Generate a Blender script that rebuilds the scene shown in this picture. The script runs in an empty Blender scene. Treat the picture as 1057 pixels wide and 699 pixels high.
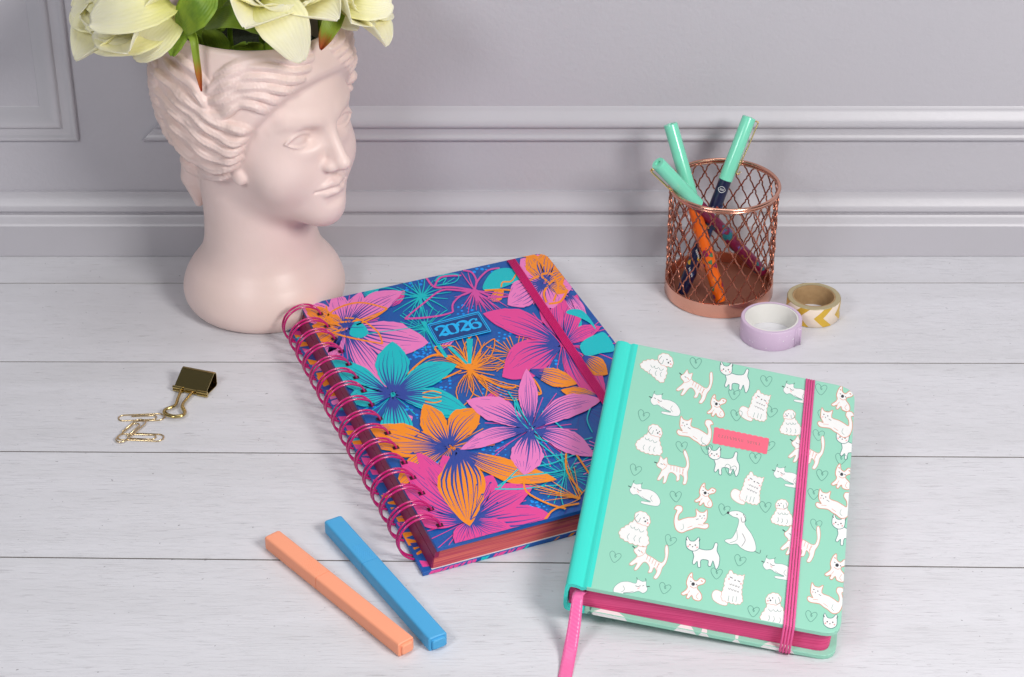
import bpy, bmesh, math, random
import numpy as np
from mathutils import Vector, Matrix
from mathutils.bvhtree import BVHTree
R = math.radians
random.seed(7)
S = 0.01                                    # everything below is written in centimetres
scene = bpy.context.scene
col = scene.collection

# ------------------------------------------------------------------ camera
F, PITCH, CAMH, PW, PH = 2200.0, R(32), 73.3, 1057, 699
cam = bpy.data.cameras.new('camera'); camo = bpy.data.objects.new('camera', cam); col.objects.link(camo)
cam.sensor_width = 36; cam.lens = F / PW * 36; cam.clip_start = 0.02; cam.clip_end = 50
camo.location = (0, 0, CAMH * S); camo.rotation_euler = (R(90) - PITCH, 0, 0)
scene.camera = camo
# ------------------------------------------------------------------ light
w = bpy.data.worlds.new('World'); scene.world = w; w.use_nodes = True
bg = w.node_tree.nodes['Background']; bg.inputs[0].default_value = (0.86, 0.90, 1.0, 1); bg.inputs[1].default_value = 0.095
def area(name, loc, target, size, power, color=(1, 1, 1), sy=None):
    l = bpy.data.lights.new(name, 'AREA'); l.shape = 'RECTANGLE'; l.size = size * S; l.size_y = (sy or size) * S
    l.energy = power; l.color = color
    o = bpy.data.objects.new(name, l); col.objects.link(o); o.location = Vector(loc) * S
    o.rotation_euler = (Vector(target) - Vector(loc)).to_track_quat('-Z', 'Y').to_euler()
    return o
area('key_softbox', (62, 34, 78), (-4, 120, 8), 34, 10.3, (1, .975, .955))
area('fill_softbox', (-58, 30, 84), (-6, 120, 8), 30, 4.3, (.98, .985, 1.0))
area('top_softbox', (10, 105, 140), (0, 108, 0), 70, 3.9, (.97, .98, 1.0))
scene.view_settings.view_transform = 'Standard'; scene.view_settings.look = 'None'
scene.view_settings.exposure = 0.0; scene.view_settings.gamma = 1

# ------------------------------------------------------------------ photo ray helpers (a point of the picture -> a point on a real plane)
_ct, _st = math.cos(PITCH), math.sin(PITCH)
FW, RT, UP, CC = np.array([0, _ct, -_st]), np.array([1., 0, 0]), np.array([0, _st, _ct]), np.array([0, 0, CAMH])
def ray(x, y): return FW * F + RT * (x - PW / 2) + UP * (PH / 2 - y)
def un(x, y, z=0.0):
    r = ray(x, y); return CC + r * ((z - CAMH) / r[2])
def uny(x, y, Y):
    r = ray(x, y); return CC + r * (Y / r[1])
def unp(x, y, O, N):                         # on the plane through O with normal N
    r = ray(x, y); return CC + r * (((O - CC) @ N) / (r @ N))
def nrm(v): v = np.asarray(v, float); return v / np.linalg.norm(v)

# ------------------------------------------------------------------ materials
def srgb(r, g, b):
    f = lambda c: (c / 255 / 12.92) if c <= 10 else ((c / 255 + .055) / 1.055) ** 2.4
    return (f(r), f(g), f(b), 1)
def mat(name, rgb, rough=.5, metal=0., spec=.5, bump=None, vary=None, coat=0., sss=0., trans=0., sheen=0.):
    m = bpy.data.materials.new(name); m.use_nodes = True
    nt = m.node_tree; b = nt.nodes['Principled BSDF']
    c = rgb if len(rgb) == 4 else (*rgb, 1)
    b.inputs['Base Color'].default_value = c; b.inputs['Roughness'].default_value = rough
    b.inputs['Metallic'].default_value = metal; b.inputs['Specular IOR Level'].default_value = spec
    b.inputs['Coat Weight'].default_value = coat; b.inputs['Coat Roughness'].default_value = .12
    b.inputs['Transmission Weight'].default_value = trans
    b.inputs['Sheen Weight'].default_value = sheen
    if sss:
        b.inputs['Subsurface Weight'].default_value = sss; b.inputs['Subsurface Scale'].default_value = .006
        b.inputs['Subsurface Radius'].default_value = (1, .5, .35)
    tc = nt.nodes.new('ShaderNodeTexCoord')
    if bump:                                  # (scale per metre, strength, distance m)
        n = nt.nodes.new('ShaderNodeTexNoise'); n.inputs['Scale'].default_value = bump[0]; n.inputs['Detail'].default_value = 4
        nt.links.new(tc.outputs['Object'], n.inputs['Vector'])
        bp = nt.nodes.new('ShaderNodeBump'); bp.inputs['Strength'].default_value = bump[1]; bp.inputs['Distance'].default_value = bump[2]
        nt.links.new(n.outputs['Fac'], bp.inputs['Height']); nt.links.new(bp.outputs['Normal'], b.inputs['Normal'])
    if vary:                                  # (scale, second colour, amount)
        n = nt.nodes.new('ShaderNodeTexNoise'); n.inputs['Scale'].default_value = vary[0]; n.inputs['Detail'].default_value = 5
        nt.links.new(tc.outputs['Object'], n.inputs['Vector'])
        rp = nt.nodes.new('ShaderNodeMapRange'); rp.inputs['From Min'].default_value = .35; rp.inputs['From Max'].default_value = .7
        rp.inputs['To Max'].default_value = vary[2]
        nt.links.new(n.outputs['Fac'], rp.inputs['Value'])
        mx = nt.nodes.new('ShaderNodeMix'); mx.data_type = 'RGBA'
        mx.inputs[6].default_value = c; mx.inputs[7].default_value = vary[1] if len(vary[1]) == 4 else (*vary[1], 1)
        nt.links.new(rp.outputs['Result'], mx.inputs[0]); nt.links.new(mx.outputs[2], b.inputs['Base Color'])
    return m

# ------------------------------------------------------------------ object helpers
def tag(o, label=None, cat=None, group=None, kind=None):
    if label: o['label'] = label
    if cat: o['category'] = cat
    if group: o['group'] = group
    if kind: o['kind'] = kind
    return o
def empty(name, loc, label, cat, group=None, kind=None):
    o = bpy.data.objects.new(name, None); col.objects.link(o); o.empty_display_size = .01
    o.location = Vector(loc) * S
    return tag(o, label, cat, group, kind)
class MB:
    def __init__(s): s.v = []; s.f = []; s.m = []; s.uv = None
    def add(s, vs, fs, mi=0):
        k = len(s.v); s.v += [tuple(map(float, v)) for v in vs]
        for f in fs: s.f.append(tuple(i + k for i in f)); s.m.append(mi)
    def box(s, lo, hi, mi=0):
        (a, b, c), (d, e, f) = lo, hi
        s.add([(a,b,c),(d,b,c),(d,e,c),(a,e,c),(a,b,f),(d,b,f),(d,e,f),(a,e,f)],
              [(0,3,2,1),(4,5,6,7),(0,1,5,4),(1,2,6,5),(2,3,7,6),(3,0,4,7)], mi)
    def hexa(s, P, mi=0): s.add(P, [(0,3,2,1),(4,5,6,7),(0,1,5,4),(1,2,6,5),(2,3,7,6),(3,0,4,7)], mi)
    def tube(s, pts, r, n=10, closed=False, mi=0, cap=True):
        pts = [np.array(p, float) for p in pts]; N = len(pts)
        rr = r if hasattr(r, '__len__') else [r] * N
        T = []
        for i in range(N):
            a = pts[(i - 1) % N] if (closed or i > 0) else pts[0]; b = pts[(i + 1) % N] if (closed or i < N - 1) else pts[-1]
            T.append(nrm(b - a))
        u = np.cross(T[0], [0, 0, 1.]); u = u if np.linalg.norm(u) > 1e-3 else np.array([1., 0, 0]); u = nrm(u)
        vs = []
        for i in range(N):
            u = nrm(u - (u @ T[i]) * T[i]); w_ = np.cross(T[i], u)
            for k in range(n):
                a = 2 * math.pi * k / n; vs.append(pts[i] + rr[i] * (math.cos(a) * u + math.sin(a) * w_))
        fs = [(i * n + k, i * n + (k + 1) % n, (i + 1) % N * n + (k + 1) % n, (i + 1) % N * n + k) for i in range(N if closed else N - 1) for k in range(n)]
        if cap and not closed: fs += [tuple(range(n))[::-1], tuple((N - 1) * n + k for k in range(n))]
        s.add(vs, fs, mi)
    def lathe(s, prof, c=(0, 0, 0), n=64, mi=0, axis=None, cap=False):   # prof: (radius, height)
        c = np.array(c, float); ax = nrm(axis) if axis is not None else np.array([0, 0, 1.])
        u = np.cross(ax, [0, 1., 0]); u = nrm(u) if np.linalg.norm(u) > 1e-3 else np.array([1., 0, 0]); w_ = np.cross(ax, u)
        vs = [c + ax * h + r * (math.cos(2*math.pi*k/n) * u + math.sin(2*math.pi*k/n) * w_) for r, h in prof for k in range(n)]
        fs = [(i*n+k, i*n+(k+1)%n, (i+1)*n+(k+1)%n, (i+1)*n+k) for i in range(len(prof)-1) for k in range(n)]
        if cap: fs += [tuple(range(n))[::-1], tuple((len(prof)-1)*n+k for k in range(n))]
        s.add(vs, fs, mi)
    def build(s, name, mats, parent=None, smooth=False, bevel=0., seg=2, autosm=None):
        me = bpy.data.meshes.new(name)
        off = np.array(parent_world(parent)) / S if parent else np.zeros(3)
        me.from_pydata([tuple((np.array(v) - off) * S) for v in s.v], [], s.f)
        ms = mats if isinstance(mats, (list, tuple)) else [mats]
        for m in ms: me.materials.append(m)
        me.polygons.foreach_set('material_index', s.m)
        bm = bmesh.new(); bm.from_mesh(me)
        if not getattr(s, 'keep', False): bmesh.ops.recalc_face_normals(bm, faces=bm.faces)
        bm.to_mesh(me); bm.free()
        if smooth: me.polygons.foreach_set('use_smooth', [True] * len(me.polygons))
        me.update()
        o = bpy.data.objects.new(name, me); col.objects.link(o)
        if parent: o.parent = parent
        if bevel:
            md = o.modifiers.new('bevel', 'BEVEL'); md.width = bevel * S; md.segments = seg; md.limit_method = 'ANGLE'; md.angle_limit = R(40)
            md.harden_normals = True
            me.polygons.foreach_set('use_smooth', [True] * len(me.polygons))
        elif autosm:
            me.polygons.foreach_set('use_smooth', [True] * len(me.polygons))
            e = bmesh.new(); e.from_mesh(me)
            for ed in e.edges: ed.smooth = not (len(ed.link_faces) == 2 and ed.calc_face_angle(0) > R(autosm))
            e.to_mesh(me); e.free()
        return o
def parent_world(p):
    v = Vector((0, 0, 0))
    while p: v = v + p.location; p = p.parent
    return v
def cr(pts, n=8, closed=False):              # Catmull-Rom through the points
    P = [np.array(p, float) for p in pts]; N = len(P); out = []
    for i in range(N if closed else N - 1):
        g = (lambda k: P[k % N]) if closed else (lambda k: P[min(max(k, 0), N - 1)])
        a, b, c, d = g(i - 1), g(i), g(i + 1), g(i + 2)
        for j in range(n):
            t = j / n
            out.append(.5 * (2*b + (c - a)*t + (2*a - 5*b + 4*c - d)*t*t + (3*b - a - 3*c + d)*t**3))
    if not closed: out.append(P[-1])
    return out

# ------------------------------------------------------------------ table
def table_material():
    m = mat('white_painted_wood', (.72, .715, .74), .42, spec=.4)
    nt = m.node_tree; b = nt.nodes['Principled BSDF']; tc = nt.nodes.new('ShaderNodeTexCoord'); L = nt.links.new
    ob = nt.nodes.new('ShaderNodeAttribute'); ob.attribute_name = 'tone'
    sep = nt.nodes.new('ShaderNodeVectorMath'); sep.operation = 'MULTIPLY_ADD'
    L(ob.outputs['Color'], sep.inputs[0]); sep.inputs[1].default_value = (3.1, 5.7, 0); L(tc.outputs['Object'], sep.inputs[2])
    def noise(sx, sy, sc, det, lo, hi, a, bb, dist=0.):
        mp = nt.nodes.new('ShaderNodeMapping'); mp.inputs['Scale'].default_value = (sx, sy, 1); L(sep.outputs[0], mp.inputs[0])
        n = nt.nodes.new('ShaderNodeTexNoise'); n.inputs['Scale'].default_value = sc; n.inputs['Detail'].default_value = det
        n.inputs['Distortion'].default_value = dist; L(mp.outputs[0], n.inputs['Vector'])
        r = nt.nodes.new('ShaderNodeMapRange'); r.inputs[1].default_value = lo; r.inputs[2].default_value = hi; r.inputs[3].default_value = a; r.inputs[4].default_value = bb
        L(n.outputs['Fac'], r.inputs[0]); return r.outputs[0]
    broad = noise(1.0, 7, 5, 5, .4, .66, 0, 1, .2)
    fine = noise(1.6, 60, 30, 7, .55, .8, 0, 1, .2)
    crack = noise(4, 60, 18, 3, .67, .72, 0, 1, .5)
    speck = noise(55, 95, 5, 3, .715, .745, 0, 1)
    c1 = nt.nodes.new('ShaderNodeMix'); c1.data_type = 'RGBA'; c1.inputs[6].default_value = (.73, .725, .762, 1); c1.inputs[7].default_value = (.68, .675, .705, 1); L(broad, c1.inputs[0])
    def layer(prev, fac, colr, amt):
        mu = nt.nodes.new('ShaderNodeMath'); mu.operation = 'MULTIPLY'; L(fac, mu.inputs[0]); mu.inputs[1].default_value = amt
        c = nt.nodes.new('ShaderNodeMix'); c.data_type = 'RGBA'; L(mu.outputs[0], c.inputs[0]); L(prev, c.inputs[6]); c.inputs[7].default_value = (*colr, 1); return c.outputs[2]
    c2 = layer(c1.outputs[2], fine, (.57, .56, .58), .4)
    c3 = layer(c2, crack, (.40, .38, .38), .4)
    c4 = layer(c3, speck, (.16, .15, .16), .75)
    tn = nt.nodes.new('ShaderNodeMix'); tn.data_type = 'RGBA'; tn.blend_type = 'MULTIPLY'; tn.inputs[0].default_value = 1
    r = nt.nodes.new('ShaderNodeMapRange'); r.inputs[3].default_value = .955; r.inputs[4].default_value = 1.0; L(ob.outputs['Fac'], r.inputs[0])
    L(c4, tn.inputs[6]); L(r.outputs[0], tn.inputs[7]); L(tn.outputs[2], b.inputs['Base Color'])
    bp = nt.nodes.new('ShaderNodeBump'); bp.inputs['Strength'].default_value = .55; bp.inputs['Distance'].default_value = .00035
    ad = nt.nodes.new('ShaderNodeMath'); ad.operation = 'ADD'; L(fine, ad.inputs[0]); L(crack, ad.inputs[1])
    iv = nt.nodes.new('ShaderNodeMath'); iv.operation = 'MULTIPLY'; L(ad.outputs[0], iv.inputs[0]); iv.inputs[1].default_value = -1
    L(iv.outputs[0], bp.inputs['Height']); L(bp.outputs[0], b.inputs['Normal'])
    return m
WALLY = 128.0
seams = [(292.3, 292.0), (373.3, 375), (466, 472), (575, 586)]
Y0 = [(un(0, a)[1], un(1057, b)[1]) for a, b in seams]
xa, xb = un(0, 400)[0], un(1057, 400)[0]
def seam_y(k, x):
    if k == 0: return WALLY + 6
    if k <= len(Y0):
        a, b = Y0[k - 1]; xl, xr = un(0, seams[k-1][0])[0], un(1057, seams[k-1][1])[0]
        return a + (b - a) * (x - xl) / (xr - xl)
    return seam_y(len(Y0), x) - 12.0 * (k - len(Y0))
table = empty('table', (0, 110, 0), 'white painted plank tabletop with visible seams between boards', 'table', kind='structure')
tm = MB(); tones = []
rng = random.Random(3)
for k in range(10):
    g = .042 if k > 1 else .03
    ys = [(x, seam_y(k + 1, x) + g, seam_y(k, x) - g) for x in (-90, 90)]
    a, b = ys
    tm.hexa([(a[0], a[1], -2), (b[0], b[1], -2), (b[0], b[2], -2), (a[0], a[2], -2), (a[0], a[1], 0), (b[0], b[1], 0), (b[0], b[2], 0), (a[0], a[2], 0)])
    tones.append(rng.random())
to = tm.build('planks', [table_material(), mat('plank_gap_shade', (.24, .22, .21), .9)], table, bevel=.03, seg=2)
for p in to.data.polygons:  # plank sides coloured darker: shade of the gaps put into the material
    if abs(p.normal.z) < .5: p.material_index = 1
at = to.data.attributes.new('tone', 'FLOAT_COLOR', 'FACE')
for i, p in enumerate(to.data.polygons): t = tones[i // 6]; at.data[i].color = (t, t, t, 1)
um = MB(); um.box((-90, 0, -3), (90, WALLY + 5, -2.1)); um.build('underlay', mat('dark_gap', (.03, .028, .03), .9), table)

# ------------------------------------------------------------------ wall
wallmat = mat('grey_lilac_wall_paint', (.505, .49, .53), .4, spec=.38, bump=(330, .32, .0008), vary=(5, (.535, .52, .555), .6))
trimmat = mat('grey_lilac_trim_paint', (.525, .51, .55), .34, spec=.4, bump=(160, .12, .0006), vary=(9, (.49, .48, .50), .5))
wall = empty('wall', (0, WALLY, 0), 'grey lilac panelled wall behind the table', 'wall', kind='structure')
m_ = MB(); m_.box((-90, WALLY + 1.0, -1), (90, WALLY + 4, 70)); m_.build('wall_surface', wallmat, wall)
prof = [(1.2, -.0), (0, .04), (0, 2.38), (.05, 2.45), (.12, 2.55), (.22, 2.9), (.34, 3.08), (.5, 3.12), (.5, 3.2), (.36, 3.26), (.27, 3.42), (.29, 3.62), (.4, 3.8), (.62, 4.15), (.78, 4.5), (.8, 4.62), (1.2, 4.64)]
m_ = MB(); vs = []
for x in (-90, 90): vs += [(x, WALLY + d, z) for d, z in prof]
n = len(prof); m_.add(vs, [(i, i + 1, n + i + 1, n + i) for i in range(n - 1)])
m_.build('skirting_board', trimmat, wall, autosm=35)
MP = [(0, 0), (0, .3), (.06, .38), (.18, .42), (.3, .38), (.38, .3), (.5, .27), (.95, .27), (1.0, .32), (1.02, .44), (1.08, .52), (1.22, .56), (1.4, .54), (1.62, .44), (1.85, .3), (2.05, .17), (2.25, .08), (2.4, .05), (2.45, 0)]
def frame(x0, z0, x1, z1):
    mb = MB(); vs = []
    for wd, h in MP:
        for (x, z) in ((x0 + wd, z0 + wd), (x1 - wd, z0 + wd), (x1 - wd, z1 - wd), (x0 + wd, z1 - wd)): vs.append((x, WALLY + 1.0 - h, z))
    fs = [(i*4+k, i*4+(k+1) % 4, (i+1)*4+(k+1) % 4, (i+1)*4+k) for i in range(len(MP)-1) for k in range(4)]
    mb.add(vs, fs); return mb.build('panel_moulding', trimmat, wall, autosm=50)
zb = uny(78, 147, WALLY + .5)[2]
frame(-75, zb, uny(81.6, 147, WALLY + .7)[0], 55)
xr = uny(146, 144, WALLY + .7)[0]; mb = MB(); vs = []      # the rail on the right: same profile, mitred at its left end
for wd, h in MP: vs += [(xr + wd, WALLY + 1 - h, zb + wd), (85, WALLY + 1 - h, zb + wd), (xr + wd, WALLY + 1.02, zb + wd)]
n = len(MP); mb.add(vs, [(i*3, i*3+1, i*3+4, i*3+3) for i in range(n-1)] + [(i*3, i*3+3, i*3+5, i*3+2) for i in range(n-1)])
mb.build('rail_moulding', trimmat, wall, autosm=50)
# ------------------------------------------------------------------ head planter
AX = np.array([-16.5, 122.6, 0.0]); AL = R(51)
FV = np.array([math.sin(AL), -math.cos(AL), 0]); NV = np.array([-math.cos(AL), -math.sin(AL), 0])
def l2w(p): p = np.asarray(p, float); return AX + p[..., 0:1] * FV + p[..., 1:2] * NV + p[..., 2:3] * np.array([0, 0, 1.])
def w2l(p): d = np.asarray(p, float) - AX; return np.stack([d @ FV, d @ NV, d[..., 2]], -1)
def smin(a, b, k):
    h = np.clip(.5 + .5 * (b - a) / k, 0, 1); return b * (1 - h) + a * h - k * h * (1 - h)
def smax(a, b, k): return -smin(-a, -b, k)
def ell(P, c, r):
    q = [(P[i] - c[i]) for i in range(3)]
    k0 = np.sqrt(sum((q[i] / r[i]) ** 2 for i in range(3))); k1 = np.sqrt(sum((q[i] / r[i] ** 2) ** 2 for i in range(3))) + 1e-6
    return np.where(k0 < .7, (k0 - 1) * min(r), k0 * (k0 - 1) / k1)
def caps(P, a, b, ra, rb):
    a = np.array(a, float); b = np.array(b, float); d = b - a
    t = np.clip(sum((P[i] - a[i]) * d[i] for i in range(3)) / (d @ d), 0, 1)
    return np.sqrt(sum((P[i] - a[i] - t * d[i]) ** 2 for i in range(3))) - (ra + (rb - ra) * t)
def poly(P, pts, rs):
    o = None
    for i in range(len(pts) - 1):
        c = caps(P, pts[i], pts[i + 1], rs[i], rs[i + 1]); o = c if o is None else np.minimum(o, c)
    return o
def local(D, P, lo, hi, fn):                 # evaluate a small feature only in its box
    gx, gy, gz = GX, GY, GZ
    s = tuple(slice(np.searchsorted(g, a), np.searchsorted(g, b)) for g, a, b in zip((gx, gy, gz), lo, hi))
    Q = [p[s] if p.shape[i] == D.shape[i] and p.size == D.size else p for i, p in enumerate(P)]
    Q = [GX[s[0]][:, None, None], GY[s[1]][None, :, None], GZ[s[2]][None, None, :]]
    Q = [q + np.zeros(D[s].shape, np.float32) for q in Q]
    D[s] = fn(D[s], Q)
HS = .072
GX = np.arange(-7.8, 9.6, HS, dtype=np.float32); GY = np.arange(-6.9, 6.9, HS, dtype=np.float32); GZ = np.arange(-.4, 21.4, HS, dtype=np.float32)
PX, PY, PZ = GX[:, None, None], GY[None, :, None], GZ[None, None, :]
P3 = [PX, PY, PZ]
rad = np.sqrt(PX ** 2 + PY ** 2)
# bust and neck, turned profile
bz = [-.4, 0, .25, .7, 1.3, 2.0, 2.7, 3.3, 3.9, 4.7, 5.6, 7, 9, 11, 13]
br = [4.5, 4.75, 5.05, 5.3, 5.36, 5.2, 4.85, 4.4, 4.02, 3.76, 3.66, 3.62, 3.7, 3.6, 2.6]
_c = np.array(cr(list(zip(bz, br)), 8)); D = (rad - np.interp(PZ, _c[:, 0], _c[:, 1])) * .85
D = np.maximum(D, PZ - 12.5)
face = ell(P3, (2.3, 0, 14.4), (4.65, 4.25, 6.6))
face = smin(face, ell(P3, (3.35, 0, 10.6), (3.6, 3.2, 3.05)), 1.0)
face = smin(face, ell(P3, (5.85, 0, 8.85), (1.3, 1.35, 1.2)), 1.1)
for s in (-1, 1):
    face = smin(face, ell(P3, (4.35, s * 2.15, 11.9), (1.9, 1.75, 2.1)), .8)
    face = smin(face, caps(P3, (6.3, s * .75, 15.5), (5.45, s * 2.6, 15.75), .3, .26), .8)
D = smin(D, face, 1.0)
def hairR(z):
    return np.interp(z, [8, 9.5, 11, 12.5, 14, 15.5, 17, 18.5, 19.6, 20.4, 21], [.3, .5, .72, .9, .985, 1.02, 1.01, .985, .95, .91, .88])
hc = .15; ha, hb = 6.65, 5.75
hair = (np.sqrt(((PX - hc) / ha) ** 2 + (PY / hb) ** 2) - hairR(PZ)) * 5.4
G_Z = [8, 10, 11, 12, 13.5, 15, 16.5, 17.6, 18.6, 19.2, 20]; G_F = [.5, 1.6, 2.3, 2.8, 3.35, 4.1, 5.2, 6.1, 7.2, 8.2, 9]
# the hairline also climbs toward the centre parting
line = np.interp(PZ + .0 * PY, G_Z, G_F)
hair = smax(hair, (PX - line) * .8, .45)
D = smin(D, hair, .22)
D = smin(D, ell(P3, (-3.9, .3, 9.6), (1.9, 2.0, 2.7)), .7)       # knot at the nape
# hanging lock
D = smin(D, poly(P3, [(-3.6, 1.6, 10.2), (-4.2, 1.7, 8.4), (-4.0, 1.6, 6.5)], [1.0, .85, .3]), .4)
local_feats = []
def feat(lo, hi, fn): local(D, P3, lo, hi, fn)
# nose
feat((5, -2, 11), (9.5, 2, 16.5), lambda d, Q: smin(d, poly(Q, [(6.35, 0, 15.9), (6.62, 0, 14.8), (7.25, 0, 13.5), (7.72, 0, 12.65)], [.36, .36, .42, .44]), .42))
feat((5, -2, 11), (9.5, 2, 16.5), lambda d, Q: smin(d, poly(Q, [(6.2, 0, 15.6), (6.6, 0, 14), (7.0, 0, 13.1), (7.15, 0, 12.5)], [.36, .42, .52, .56]), .2))
feat((5, -2.2, 11), (9.5, 2.2, 14), lambda d, Q: smin(d, ell(Q, (7.66, 0, 12.55), (.58, .5, .45)), .25))
for s in (-1, 1):
    feat((5, -2.2, 11), (9.5, 2.2, 14), lambda d, Q: smin(d, ell(Q, (7.05, s * .56, 12.3), (.55, .35, .35)), .34))
    # eye: socket, ball, lids
    feat((4, -4, 12.5), (9, 4, 16.5), lambda d, Q: smax(d, -ell(Q, (7.0, s * 1.8, 14.4), (1.12, 1.2, .8)), .45))
    feat((4, -4, 12.5), (9, 4, 16.5), lambda d, Q: smin(d, ell(Q, (5.05, s * 1.85, 14.3), (1.12, 1.22, .98)), .06))
    def lid(z0, zs, r):
        pts = []
        for k in range(9):
            t = k / 8; nn = .85 + 2.1 * t; zz = z0 + zs * math.sin(math.pi * t) ** .8 + .12 * t
            dx = 1.12 * math.sqrt(max(.02, 1 - ((nn - 1.85) / 1.45) ** 2 - ((zz - 14.3) / 1.2) ** 2))
            pts.append((5.08 + dx * 1.02, s * nn, zz))
        return pts, [r * (.55 + .45 * math.sin(math.pi * k / 8)) for k in range(9)]
    for z0, zs, r in ((14.22, .56, .135), (14.24, .80, .07), (14.2, -.36, .085)):
        pts, rs = lid(z0, zs, r)
        feat((4, -4, 12.5), (9, 4, 16.5), lambda d, Q: smin(d, poly(Q, pts, rs), .1))
    # brow fold above the upper lid
    feat((4, -4.4, 14), (9, 4.4, 17), lambda d, Q: smin(d, poly(Q, [(6.5, s * .65, 15.2), (6.2, s * 1.5, 15.62), (5.6, s * 2.6, 15.5), (4.9, s * 3.2, 15.05)], [.14, .2, .2, .12]), .35))
    # ear lobe
    feat((.5, -6, 9.5), (4, 6, 13), lambda d, Q: smin(d, ell(Q, (2.7, s * 4.1, 11.5), (.5, .3, .5)), .35))
# mouth
for s in (-1, 1):
    feat((5, -2.5, 9.3), (9.5, 2.5, 12), lambda d, Q: smin(d, poly(Q, [(6.98, 0, 10.98), (6.95, s * .32, 11.06), (6.76, s * .85, 10.92), (6.2, s * 1.42, 10.66)], [.29, .29, .23, .08]), .14))
    feat((5, -2.5, 9.3), (9.5, 2.5, 12), lambda d, Q: smin(d, poly(Q, [(6.95, 0, 10.38), (6.8, s * .65, 10.4), (6.2, s * 1.34, 10.6)], [.36, .31, .09]), .16))
    feat((5, -2.5, 9.3), (9.5, 2.5, 12), lambda d, Q: smax(d, -poly(Q, [(7.32, 0, 10.72), (7.1, s * .5, 10.72), (6.85, s * .95, 10.68), (6.5, s * 1.42, 10.64)], [.1, .09, .08, .05]), .1))
feat((5, -2, 8.5), (9.5, 2, 10.6), lambda d, Q: smax(d, -ell(Q, (7.5, 0, 9.85), (.55, .9, .28)), .4))
feat((5, -2, 10.8), (9.5, 2, 12.6), lambda d, Q: smax(d, -ell(Q, (7.35, 0, 11.5), (.25, .14, .4)), .18))
# open top and hollow inside
cut = PZ - (20.35 + .0 * PX)
inner = (np.sqrt(((PX - .1) / (ha - .75)) ** 2 + (PY / (hb - .7)) ** 2) - .94) * 5
inner = np.maximum(inner, 13.2 - PZ)
D = smax(D, -inner, .15)
D = smax(D, cut, .3)
D = np.maximum(D, -PZ)

def surface_nets(D, gx, gy, gz):
    neg = D < 0
    nx, ny, nz = D.shape
    c = [neg[i:nx-1+i, j:ny-1+j, k:nz-1+k] for i in (0, 1) for j in (0, 1) for k in (0, 1)]
    cnt = sum(x.astype(np.int8) for x in c)
    act = (cnt > 0) & (cnt < 8)
    I, J, K = np.nonzero(act); M = len(I)
    idx = -np.ones(act.shape, np.int64); idx[I, J, K] = np.arange(M)
    sp = np.zeros((M, 3)); w_ = np.zeros(M)
    C = [(i, j, k) for i in (0, 1) for j in (0, 1) for k in (0, 1)]
    for a in range(8):
        for b in range(a + 1, 8):
            d = [C[b][t] - C[a][t] for t in range(3)]
            if sum(map(abs, d)) != 1: continue
            va = D[I + C[a][0], J + C[a][1], K + C[a][2]]; vb = D[I + C[b][0], J + C[b][1], K + C[b][2]]
            cr_ = (va < 0) != (vb < 0)
            t = np.where(cr_, va / np.where(cr_, va - vb, 1), 0)
            for x in range(3): sp[:, x] += np.where(cr_, C[a][x] + t * d[x], 0)
            w_ += cr_
    sp /= w_[:, None]
    V = np.stack([gx[0] + (I + sp[:, 0]) * HS, gy[0] + (J + sp[:, 1]) * HS, gz[0] + (K + sp[:, 2]) * HS], -1)
    Q = []
    for ax in range(3):
        sl0 = [slice(None)] * 3; sl1 = [slice(None)] * 3; sl0[ax] = slice(0, -1); sl1[ax] = slice(1, None)
        a, b = neg[tuple(sl0)], neg[tuple(sl1)]
        i, j, k = np.nonzero(a != b)
        fl = a[i, j, k]
        o = [x for x in range(3) if x != ax]
        p = [i, j, k]
        ok = np.ones(len(i), bool)
        for x in o: ok &= (p[x] > 0) & (p[x] < D.shape[x] - 1)
        p = [q[ok] for q in p]; fl = fl[ok]
        def cell(da, db):
            q = [x.copy() for x in p]; q[o[0]] -= da; q[o[1]] -= db; return idx[q[0], q[1], q[2]]
        quad = np.stack([cell(1, 1), cell(0, 1), cell(0, 0), cell(1, 0)], -1)
        if ax == 1: fl = ~fl
        quad = np.where(fl[:, None], quad, quad[:, ::-1])
        Q.append(quad)
    Q = np.concatenate(Q); return V, Q[(Q >= 0).all(1)]
HV, HQ = surface_nets(D.astype(np.float64), GX, GY, GZ)
del D, hair, face
def smooth_v(V, Q, it, lam=.5):
    E = np.concatenate([Q[:, [0, 1]], Q[:, [1, 2]], Q[:, [2, 3]], Q[:, [3, 0]]])
    for _ in range(it):
        s = np.zeros_like(V); n = np.zeros(len(V))
        for a, b in ((0, 1), (1, 0)):
            for x in range(3): s[:, x] += np.bincount(E[:, a], V[E[:, b], x], len(V))
            n += np.bincount(E[:, a], minlength=len(V))
        V = V + lam * (s / n[:, None] - V)
    return V
HV = smooth_v(HV, HQ, 3)
def vnormals(V, Q):
    n = np.cross(V[Q[:, 2]] - V[Q[:, 0]], V[Q[:, 3]] - V[Q[:, 1]]); o = np.zeros_like(V)
    for k in range(4):
        for x in range(3): o[:, x] += np.bincount(Q[:, k], n[:, x], len(V))
    return o / (np.linalg.norm(o, axis=1)[:, None] + 1e-9)
bv = BVHTree.FromPolygons([tuple(p) for p in l2w(HV)], [tuple(map(int, q)) for q in HQ])
def hit(x, y):
    r = nrm(ray(x, y)); h = bv.ray_cast(Vector(CC), Vector(r))
    return None if h[0] is None else w2l(np.array(h[0]))
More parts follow.
